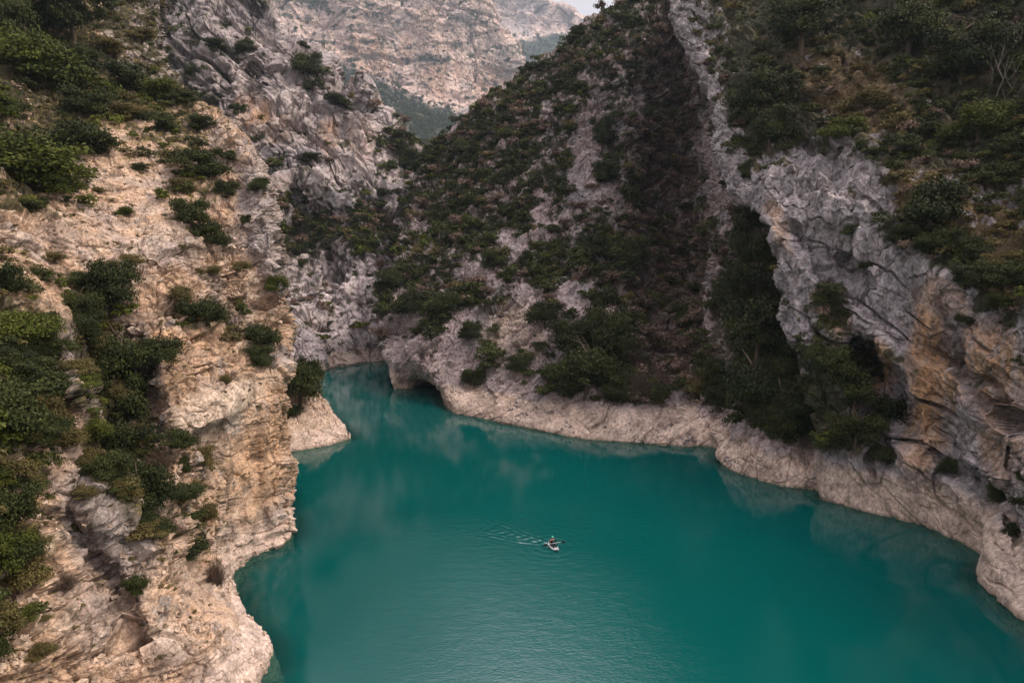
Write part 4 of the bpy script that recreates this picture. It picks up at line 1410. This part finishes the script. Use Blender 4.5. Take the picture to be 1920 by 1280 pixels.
def dens_gorge(P, px, py):
    v = fbm(P / 5., 4, 225)
    g = grid_at(VEG, px, py) * (1 - .55 * sstep(455, 500, py))
    return np.clip(g - .15, 0, 1) ** 1.3 * (.04 + .96 * sstep(-.1, .12, v + (g - .6) * .6)) + .006 + .012 * (py > 350)


scatter('gorge_cliff', 2300, .5, 3.1, mix_gorge, 23, dens_gorge, zmin=4)


def mix_left(px, py, r):
    u = r.random()
    return 'dark' if u < .45 else 'green' if u < .7 else 'olive'


def dens_left(P, px, py):
    g = grid_at(VEG, px, py) * (1 - .92 * np.clip(blob(px, py, 490, 440, 50, 200), 0, 1)) * (1 - .9 * blob(px, py, 500, 680, 60, 120))
    gul = blob(px, py, 215, 770, 62, 240, -14) + blob(px, py, 40, 700, 70, 160)
    return np.clip(g - .2, 0, 1) ** 1.3 + .45 * np.clip(gul, 0, 1)


scatter('cliff_left', 1150, .3, 1.7, mix_left, 24, dens_left, zmin=4)
scatter('cliff_left', 2000, .08, .42, lambda a, b, r: 'olive' if r.random() < .75 else 'brown', 25, lambda P, px, py: .25 + grid_at(VEG, px, py) * .5 * (px < 420), zmin=3.5, hs=(.6, 1.))
scatter('mountain', 3200, 4.5, 10., lambda a, b, r: 'dark', 26, lambda P, px, py: (py > 112 + (px - 640) * .46) * (px > 560) * 1. + .035, zmin=4, hs=(1., 1.8))
scatter('mountain_beyond', 1000, 7, 14, lambda a, b, r: 'dark', 27, lambda P, px, py: (py > 66) * 1. + .01, zmin=4, hs=(1., 1.8))

n_hand = len(HAND) + 6
vis = [s for s in singles if -10 < s[9] < 1930 and -10 < s[10] < 1290]
vis.sort(key=lambda s: -s[4])
n_single = 300 - n_hand
chosen = vis[:n_single]
ids = set(id(s) for s in chosen)
MARKS = ((1868, 130, 'the bare pale trunks'), (1800, 390, 'the dry clearing'), (1630, 130, 'the earthy patch'), (1560, 270, 'the spiky pale rocks'),
         (1430, 190, 'the broadest rim tree'), (1745, 410, 'the large shoulder tree'), (1360, 60, 'the pale crest rib'), (1100, 300, 'the grey scree'),
         (1262, 330, 'the brown ravine'), (1100, 700, 'the biggest shore tree'), (975, 620, 'the pale earth scar'), (885, 510, 'the twin rocks'),
         (1085, 62, 'the lone crest tree'), (865, 272, 'the round crest bush'), (790, 690, 'the river overhang'), (1420, 640, 'the tall gully tree'),
         (1650, 770, 'the orange alcove'), (1900, 700, 'the orange wall'), (150, 255, 'the large rounded bush'), (60, 320, 'the wide yellowish bush'),
         (50, 20, 'the corner tree'), (225, 700, 'the gully tree row'), (40, 765, 'the huge edge bush'), (390, 575, 'the round terrace bush'),
         (150, 690, 'the grey outcrop'), (640, 440, 'the shaded scrub belt'), (620, 680, 'the river bend'), (480, 840, 'the orange face'), (300, 1150, 'the cracked boulder'),
         (30, 1000, 'the dark lower edge bush'), (345, 165, 'the tall cliff foot'), (1700, 50, 'the high dark tree'), (1030, 400, 'the pale middle ribs'))
ORD = 'nearest second third fourth fifth sixth seventh eighth ninth tenth eleventh twelfth thirteenth fourteenth fifteenth sixteenth seventeenth eighteenth nineteenth twentieth'.split()
TONE = dict(dark='dark', green='mid green', olive='dry olive', brown='bare brown')
phr = []
for q in chosen:
    x, y = q[9], q[10]
    mk = min(MARKS, key=lambda m: math.hypot(m[0] - x, m[1] - y))
    dx, dy = x - mk[0], y - mk[1]
    dd = math.hypot(dx, dy)
    v_ = 'above' if dy < -.38 * dd else 'below' if dy > .38 * dd else ''
    h_ = 'left of' if dx < -.38 * dd else 'right of' if dx > .38 * dd else ''
    w_ = (v_ + ' and ' + h_) if v_ and h_ else (v_ or h_)
    phr.append((('large' if q[4] > 34 else 'middling' if q[4] > 23 else 'small') + ' ' + TONE[q[3]] + ' bush ' + w_ + ' ' + mk[2], dd))
auto_label = {}
for ph in sorted(set(p[0] for p in phr)):
    mem = sorted([(p[1], i) for i, p in enumerate(phr) if p[0] == ph])
    for k_, (d_, i) in enumerate(mem):
        tail = '' if len(mem) == 1 else ', nearest to it' if k_ == 0 else ', %s nearest' % ORD[min(k_, 19)]
        auto_label[id(chosen[i])] = ph + tail
for s in chosen:
    P, n, rad, k, rp, hs, rot, pi, layer, a, b = s
    ks = [q for q in PROTO if q[0] == k]
    o = put('shrub' if k != 'brown' else 'bare_bush', PROTO[ks[pi % len(ks)]], label=auto_label[id(s)], category='shrub' if k != 'brown' else 'bush',
            group=GROUP.get(layer, 'trees on the mountain'))
    o.location = P - np.array([0, 0, rad * .15])
    o.rotation_euler = (0, 0, rot)
    o.scale = (rad, rad, rad * hs)

for s in singles:
    if id(s) in ids:
        continue
    P, n, rad, k, rp, hs, rot, pi, layer, a, b = s
    lod = 0 if rp < 9 else 1 if rp < 18 else 2
    V, F, T = LOD['brown' if k == 'brown' else 'leaf', int(pi), lod]
    c_, s_ = math.cos(rot), math.sin(rot)
    W = np.stack([V[:, 0] * c_ - V[:, 1] * s_, V[:, 0] * s_ + V[:, 1] * c_, V[:, 2] * hs], 1) * rad + P - np.array([0, 0, rad * .15])
    mass[k].append((W, F, T * .35 + .75 * ((rot * 7.3) % 1.)))

MASS_LABEL = dict(dark=('scrub', 'continuous dark evergreen scrub covering the gorge sides'), green=('undergrowth', 'mid green low undergrowth mixed into the scrub'),
                  olive=('dry_scrub', 'dry olive and straw coloured tufts on the gorge sides'), brown=('bare_scrub', 'leafless reddish brown scrub filling the dark ravine'))
for k, lst in mass.items():
    off, VV, FF, TT = 0, [], [], []
    for W, F, T in lst:
        VV.append(W)
        FF.append(F + off)
        TT.append(T)
        off += len(W)
    nm, lab = MASS_LABEL[k]
    me = mesh_from(nm, np.concatenate(VV), np.concatenate(FF), {'tone': ('FLOAT', np.concatenate(TT))}, smooth=False)
    put(nm, me, MATS[k], kind='stuff', label=lab)


# ------------------------------------------------------------------ loose stones
def stones(name, layer, count, rmin, rmax, seed, col, dens, label):
    L = LAND[layer]
    g = L['good']
    P = L['P'][g]
    px, py = L['px'][g], L['py'][g]
    D = dens(P, px, py) * (L['n'][g][:, 2] > .25) * (px > -60) * (px < 1980) * (py < 1300) * (py > -60)
    r = np.random.default_rng(seed)
    idx = g[np.where(r.random(len(g)) < D * count / max(D.sum(), 1e-6))[0]]
    cube = np.array([(x, y, z) for x in (-1, 1) for y in (-1, 1) for z in (-1, 1)], float)
    fq = np.array([(0, 1, 3, 2), (4, 6, 7, 5), (0, 4, 5, 1), (2, 3, 7, 6), (0, 2, 6, 4), (1, 5, 7, 3)])
    n = len(idx)
    rad = rmin + (rmax - rmin) * r.random(n) ** 4
    V = cube[None] * r.uniform(.35, 1., (n, 8, 3)) * r.uniform(.6, 1.2, (n, 1, 3)) * rad[:, None, None]
    a, b = r.uniform(0, 6.28, n), r.uniform(0, 6.28, n)
    ca, sa, cb, sb = np.cos(a), np.sin(a), np.cos(b), np.sin(b)
    x, y, z = V[..., 0], V[..., 1], V[..., 2]
    x, y = x * ca[:, None] - y * sa[:, None], x * sa[:, None] + y * ca[:, None]
    y, z = y * cb[:, None] - z * sb[:, None], y * sb[:, None] + z * cb[:, None]
    V = np.stack([x, y, z], -1) + L['P'][idx][:, None, :] + np.array([0, 0, .25]) * rad[:, None, None]
    F = fq[None] + 8 * np.arange(n)[:, None, None]
    alb = np.array(col)[None, None] * r.uniform(.65, 1.25, (n, 1, 1)) * np.ones((n, 8, 1))
    me = mesh_from(name, V.reshape(-1, 3), F.reshape(-1, 4), {'albedo': ('FLOAT_COLOR', np.concatenate([alb, np.ones((n, 8, 1))], 2).reshape(-1, 4))}, smooth=False)
    put(name, me, M_left, kind='stuff', label=label)


stones('rubble', 'cliff_left', 3600, .03, .26, 41, (.56, .42, .32), lambda P, px, py: .1 + sstep(.05, .3, fbm(P / 3., 3, 601)) * 1.5 * (1 - blob(px, py, 470, 870, 90, 160)), 'loose tan stones scattered over the near left slope')
stones('gravel', 'slope', 1800, .06, .42, 42, (.40, .33, .30), lambda P, px, py: .04 + .7 * (P[:, 2] < 4.2) * sstep(0.1, .3, fbm(P / 5., 3, 603)) + sum(blob(px, py, *b) for b in SCREE[:7]) * .8,
       'pale broken stones on the scree and along the middle shore')

# ------------------------------------------------------------------ kayak, paddler, paddle
def loft(rings, close=True):
    V, F = [], []
    m = len(rings[0])
    for r_ in rings:
        V.extend(r_)
    for i in range(len(rings) - 1):
        for k in range(m if close else m - 1):
            F.append((i * m + k, (i + 1) * m + k, (i + 1) * m + (k + 1) % m, i * m + (k + 1) % m))
    return V, F


KAY = Vector((3.62, 57.9, 0.0))
HEAD = math.atan2(-.93, .36)         # bow direction in the world
white = plain('white hull', (.78, .77, .80), .35, .5, .04, 3.)
darkcloth = plain('dark jacket cloth', (.012, .012, .022), .8, .2, .3, 30.)
black = plain('black plastic', (.012, .012, .014), .45, .4, .1)
greyshaft = plain('pale shaft', (.55, .58, .60), .4, .5, .05)
skin = plain('skin', (.34, .20, .14), .6, .3, .08)
capm = plain('mint cap', (.15, .50, .42), .7, .2, .1)
navy = plain('navy spray deck', (.02, .03, .035), .7, .2, .2)

kay = put('kayak', None, label='small white kayak on the turquoise water with its bow towards the camera', category='kayak')
kay.location = KAY
kay.rotation_euler = (0, 0, HEAD)
kay.scale = (.8, .84, .84)
rings = []
for i in range(25):
    t = i / 24
    x = -.95 + 2.35 * t
    w = .40 * math.sin(math.pi * min(max(t * .96 + .02, 0), 1)) ** .62
    rise = .26 * max(0, (t - .72) / .28) ** 2 + .12 * max(0, (.2 - t) / .2) ** 2
    ring = []
    for k in range(16):
        a = 2 * math.pi * k / 16
        y = w * math.cos(a)
        z = math.sin(a)
        z = (.15 * z if z > 0 else .13 * z) + .13 + rise
        if z > .2 + rise and abs(y) < .27 and -.62 < x < .75:      # open cockpit
            z = .10
        ring.append((x, y, z))
    rings.append(ring)
V, F = loft(rings)
F += [tuple(range(16))[::-1], tuple(range(24 * 16, 25 * 16))]
me = bpy.data.meshes.new('hull')
me.from_pydata(V, [], F)
for p in me.polygons:
    p.use_smooth = True
me.update()
put('hull', me, white, kay)
# cockpit rim
rim = []
for i in range(29):
    a = 2 * math.pi * i / 28
    c = (.06 + .66 * math.cos(a), .27 * math.sin(a), .275)
    rr_ = []
    for k in range(6):
        b = 2 * math.pi * k / 6
        rr_.append((c[0] + math.cos(a) * .022 * math.cos(b), c[1] + math.sin(a) * .022 * math.cos(b), c[2] + .022 * math.sin(b)))
    rim.append(rr_)
V, F = loft(rim)
me = bpy.data.meshes.new('cockpit_rim')
me.from_pydata(V, [], F)
put('cockpit_rim', me, navy, kay)
# seat: pan and back rest
V, F = loft([[(x, y, z0 + .02 * abs(y) * 10) for y in (-.2, -.1, 0, .1, .2)] for x, z0 in ((.15, .13), (0, .11), (-.2, .11), (-.32, .15), (-.38, .3), (-.40, .46))], False)
me = bpy.data.meshes.new('seat')
me.from_pydata(V, [], F)
so = put('seat', me, navy, kay)
sm = so.modifiers.new('thick', 'SOLIDIFY')
sm.thickness = .03


def skin_mesh(name, joints, edges, mat, parent=None, sub=2, root=0, **props):
    me = bpy.data.meshes.new(name)
    me.from_pydata([j[0] for j in joints], edges, [])
    o = put(name, me, None, parent, **props)
    s = o.modifiers.new('skin', 'SKIN')
    for i, j in enumerate(joints):
        me.skin_vertices[0].data[i].radius = (j[1], j[1] if len(j) < 3 else j[2])
    me.skin_vertices[0].data[root].use_root = True
    u = o.modifiers.new('sub', 'SUBSURF')
    u.levels = u.render_levels = sub
    dg = bpy.context.evaluated_depsgraph_get()
    m2 = bpy.data.meshes.new_from_object(o.evaluated_get(dg))
    o.modifiers.clear()
    o.data = m2
    m2.materials.clear()
    m2.materials.append(mat)
    for p in m2.polygons:
        p.use_smooth = True
    return o


# body seated facing +X (the bow), in kayak space
per = put('person', None, label='person in dark clothes and a pale green cap seated in the kayak, paddling', category='person')
per.location = KAY
per.rotation_euler = (0, 0, HEAD)
per.scale = (.97,) * 3
joints = [((-.18, 0, .24), .15, .17), ((-.20, 0, .42), .125, .15), ((-.17, 0, .60), .13, .17), ((-.14, 0, .70), .085, .12), ((-.12, 0, .77), .055), ((-.10, 0, .84), .07), ((-.09, 0, .93), .085), ((-.085, 0, .99), .06)]
edges = [(i, i + 1) for i in range(7)]
hands = {}
for s in (1, -1):
    k = len(joints)
    joints += [((-.15, s * .19, .67), .065), ((-.02, s * .33, .48), .048), ((.16, s * .36, .50), .036), ((.24, s * .35, .525), .030)]
    edges += [(3, k), (k, k + 1), (k + 1, k + 2), (k + 2, k + 3)]
    hands[s] = (.27, s * .35, .535)
    k = len(joints)
    joints += [((-.05, s * .11, .22), .095), ((.30, s * .17, .33), .075), ((.62, s * .12, .17), .05), ((.72, s * .10, .20), .035)]
    edges += [(0, k), (k, k + 1), (k + 1, k + 2), (k + 2, k + 3)]
body = skin_mesh('body', joints, edges, skin, per)
# jacket and trousers share the body outline a little further out
jj = [(j[0], *[v * 1.24 for v in j[1:]]) for j in joints]
keepj = [0, 1, 2, 3, 8, 9, 10, 16, 17, 18]
remap = {}
tj = [i for i in range(len(jj)) if i not in (4, 5, 6, 7)]
tors = [i for i in tj if i in (0, 1, 2, 3, 8, 9, 10, 16, 17, 18)]
m_ = {v: i for i, v in enumerate(tors)}
skin_mesh('jacket', [jj[i] for i in tors], [(m_[a], m_[b]) for a, b in edges if a in m_ and b in m_], darkcloth, per)
legs = [0, 12, 13, 14, 15, 20, 21, 22, 23]
m_ = {v: i for i, v in enumerate(legs)}
skin_mesh('trousers', [jj[i] for i in legs], [(m_[a], m_[b]) for a, b in edges if a in m_ and b in m_], navy, per)
for s in (1, -1):                     # hands: palm, four curled fingers, thumb, closed round the shaft
    hx, hy, hz = hands[s]
    J = [((hx - .03, hy, hz), .026, .036), ((hx + .015, hy, hz + .012), .022, .036)]
    E = [(0, 1)]
    for f in range(4):
        oy = (f - 1.5) * .021
        ln = (.9, 1.0, .95, .75)[f]
        k = len(J)
        J += [((hx + .03, hy + oy, hz + .018), .0095), ((hx + .058 * ln, hy + oy, hz + .005), .009), ((hx + .055 * ln, hy + oy, hz - .024), .0085), ((hx + .030, hy + oy, hz - .030), .008)]
        E += [(1, k), (k, k + 1), (k + 1, k + 2), (k + 2, k + 3)]
    k = len(J)
    J += [((hx - .01, hy - s * .036, hz - .008), .011), ((hx + .02, hy - s * .042, hz - .026), .010), ((hx + .042, hy - s * .028, hz - .034), .009)]
    E += [(0, k), (k, k + 1), (k + 1, k + 2)]
    skin_mesh('hand', J, E, skin, per, 1)
# face, hair and cap
def ball(name, c, r_, mat, parent, seg=14, zcut=None):
    V, F = [], []
    for i in range(seg + 1):
        a = math.pi * i / seg
        for k in range(seg * 2):
            b = math.pi * k / seg
            z = math.cos(a)
            if zcut is not None:
                z = max(z, zcut)
            V.append((c[0] + r_[0] * math.sin(a) * math.cos(b), c[1] + r_[1] * math.sin(a) * math.sin(b), c[2] + r_[2] * z))
    m = seg * 2
    for i in range(seg):
        for k in range(m):
            F.append((i * m + k, (i + 1) * m + k, (i + 1) * m + (k + 1) % m, i * m + (k + 1) % m))
    me = mesh_from(name, V, F)
    return put(name, me, mat, parent)
ball('hair', (-.112, 0, .925), (.088, .086, .105), plain('dark hair', (.03, .02, .015), .8, .2), per)
ball('cap', (-.09, 0, .985), (.108, .094, .075), capm, per, zcut=0.)
ball('nose', (.004, 0, .915), (.016, .012, .018), skin, per, 6)
for s in (1, -1):
    ball('eye', (-.012, s * .030, .938), (.010, .012, .009), black, per, 6)
    ball('ear', (-.088, s * .084, .925), (.020, .012, .030), skin, per, 6)
ball('mouth', (-.010, 0, .878), (.010, .024, .006), plain('lips', (.35, .12, .10), .6), per, 6)
V, F = loft([[(-.02 + .10 * math.cos(a) * q, .085 * math.sin(a), .985 + .006 * (q > .5)) for a in np.linspace(-1.4, 1.4, 9)] for q in (.2, 1.)], False)
me = mesh_from('cap_peak', V, F)
pk = put('cap_peak', me, capm, per)
pk.modifiers.new('t', 'SOLIDIFY').thickness = .008

pad = put('paddle', None, label='double bladed paddle with black blades held level across the kayak', category='paddle')
pad.location = KAY
pad.rotation_euler = (0, 0, HEAD)
pad.scale = (.97,) * 3
HZ = hands[1][2] - .008
v, f = [], []
for i, y in enumerate(np.linspace(-.72, .72, 9)):
    for k in range(8):
        a = 2 * math.pi * k / 8
        v.append((hands[1][0] + .036 + .015 * math.cos(a), y, HZ + .015 * math.sin(a)))
for i in range(8):
    for k in range(8):
        f.append((i * 8 + k, i * 8 + (k + 1) % 8, (i + 1) * 8 + (k + 1) % 8, (i + 1) * 8 + k))
put('shaft', mesh_from('shaft', v, f), greyshaft, pad)
for s in (1, -1):
    rings = []
    for t in np.linspace(0, 1, 12):
        y = s * (.66 + .44 * t)
        w = .016 + .088 * math.sin(min(1, t * 1.05) * math.pi * .86) ** .8
        cx = hands[1][0] + .036 + .02 * math.sin(t * 2)
        rings.append([(cx + .012 * math.cos(a), y, HZ - .02 * t + w * math.sin(a)) for a in np.linspace(0, 2 * math.pi, 11)[:-1]])
    V, F = loft(rings)
    me = bpy.data.meshes.new('blade')
    me.from_pydata(V, [], F + [tuple(range(10)), tuple(range(110, 120))[::-1]])
    put('blade', me, black, pad)

# ------------------------------------------------------------------ haze
HX0, HX1, HY0, HY1, HZ0, HZ1 = -3600, 3600, -900, 4600, -7.5, 1700
hv = [(x, y, z) for x in (HX0, HX1) for y in (HY0, HY1) for z in (HZ0, HZ1)]
hf = [(0, 1, 3, 2), (4, 6, 7, 5), (0, 4, 5, 1), (2, 3, 7, 6), (0, 2, 6, 4), (1, 5, 7, 3)]
hm = bpy.data.materials.new('haze air')
hm.use_nodes = True
nt = hm.node_tree
nt.nodes.clear()
ho = nt.nodes.new('ShaderNodeOutputMaterial')
hp = nt.nodes.new('ShaderNodeVolumePrincipled')
hp.inputs['Color'].default_value = (.66, .84, 1., 1)
hp.inputs['Density'].default_value = .00011
hp.inputs['Anisotropy'].default_value = .2
nt.links.new(hp.outputs['Volume'], ho.inputs['Volume'])
me = bpy.data.meshes.new('haze')
me.from_pydata(hv, [], hf)
put('haze', me, hm, kind='stuff', label='thin blue haze filling the air of the gorge')
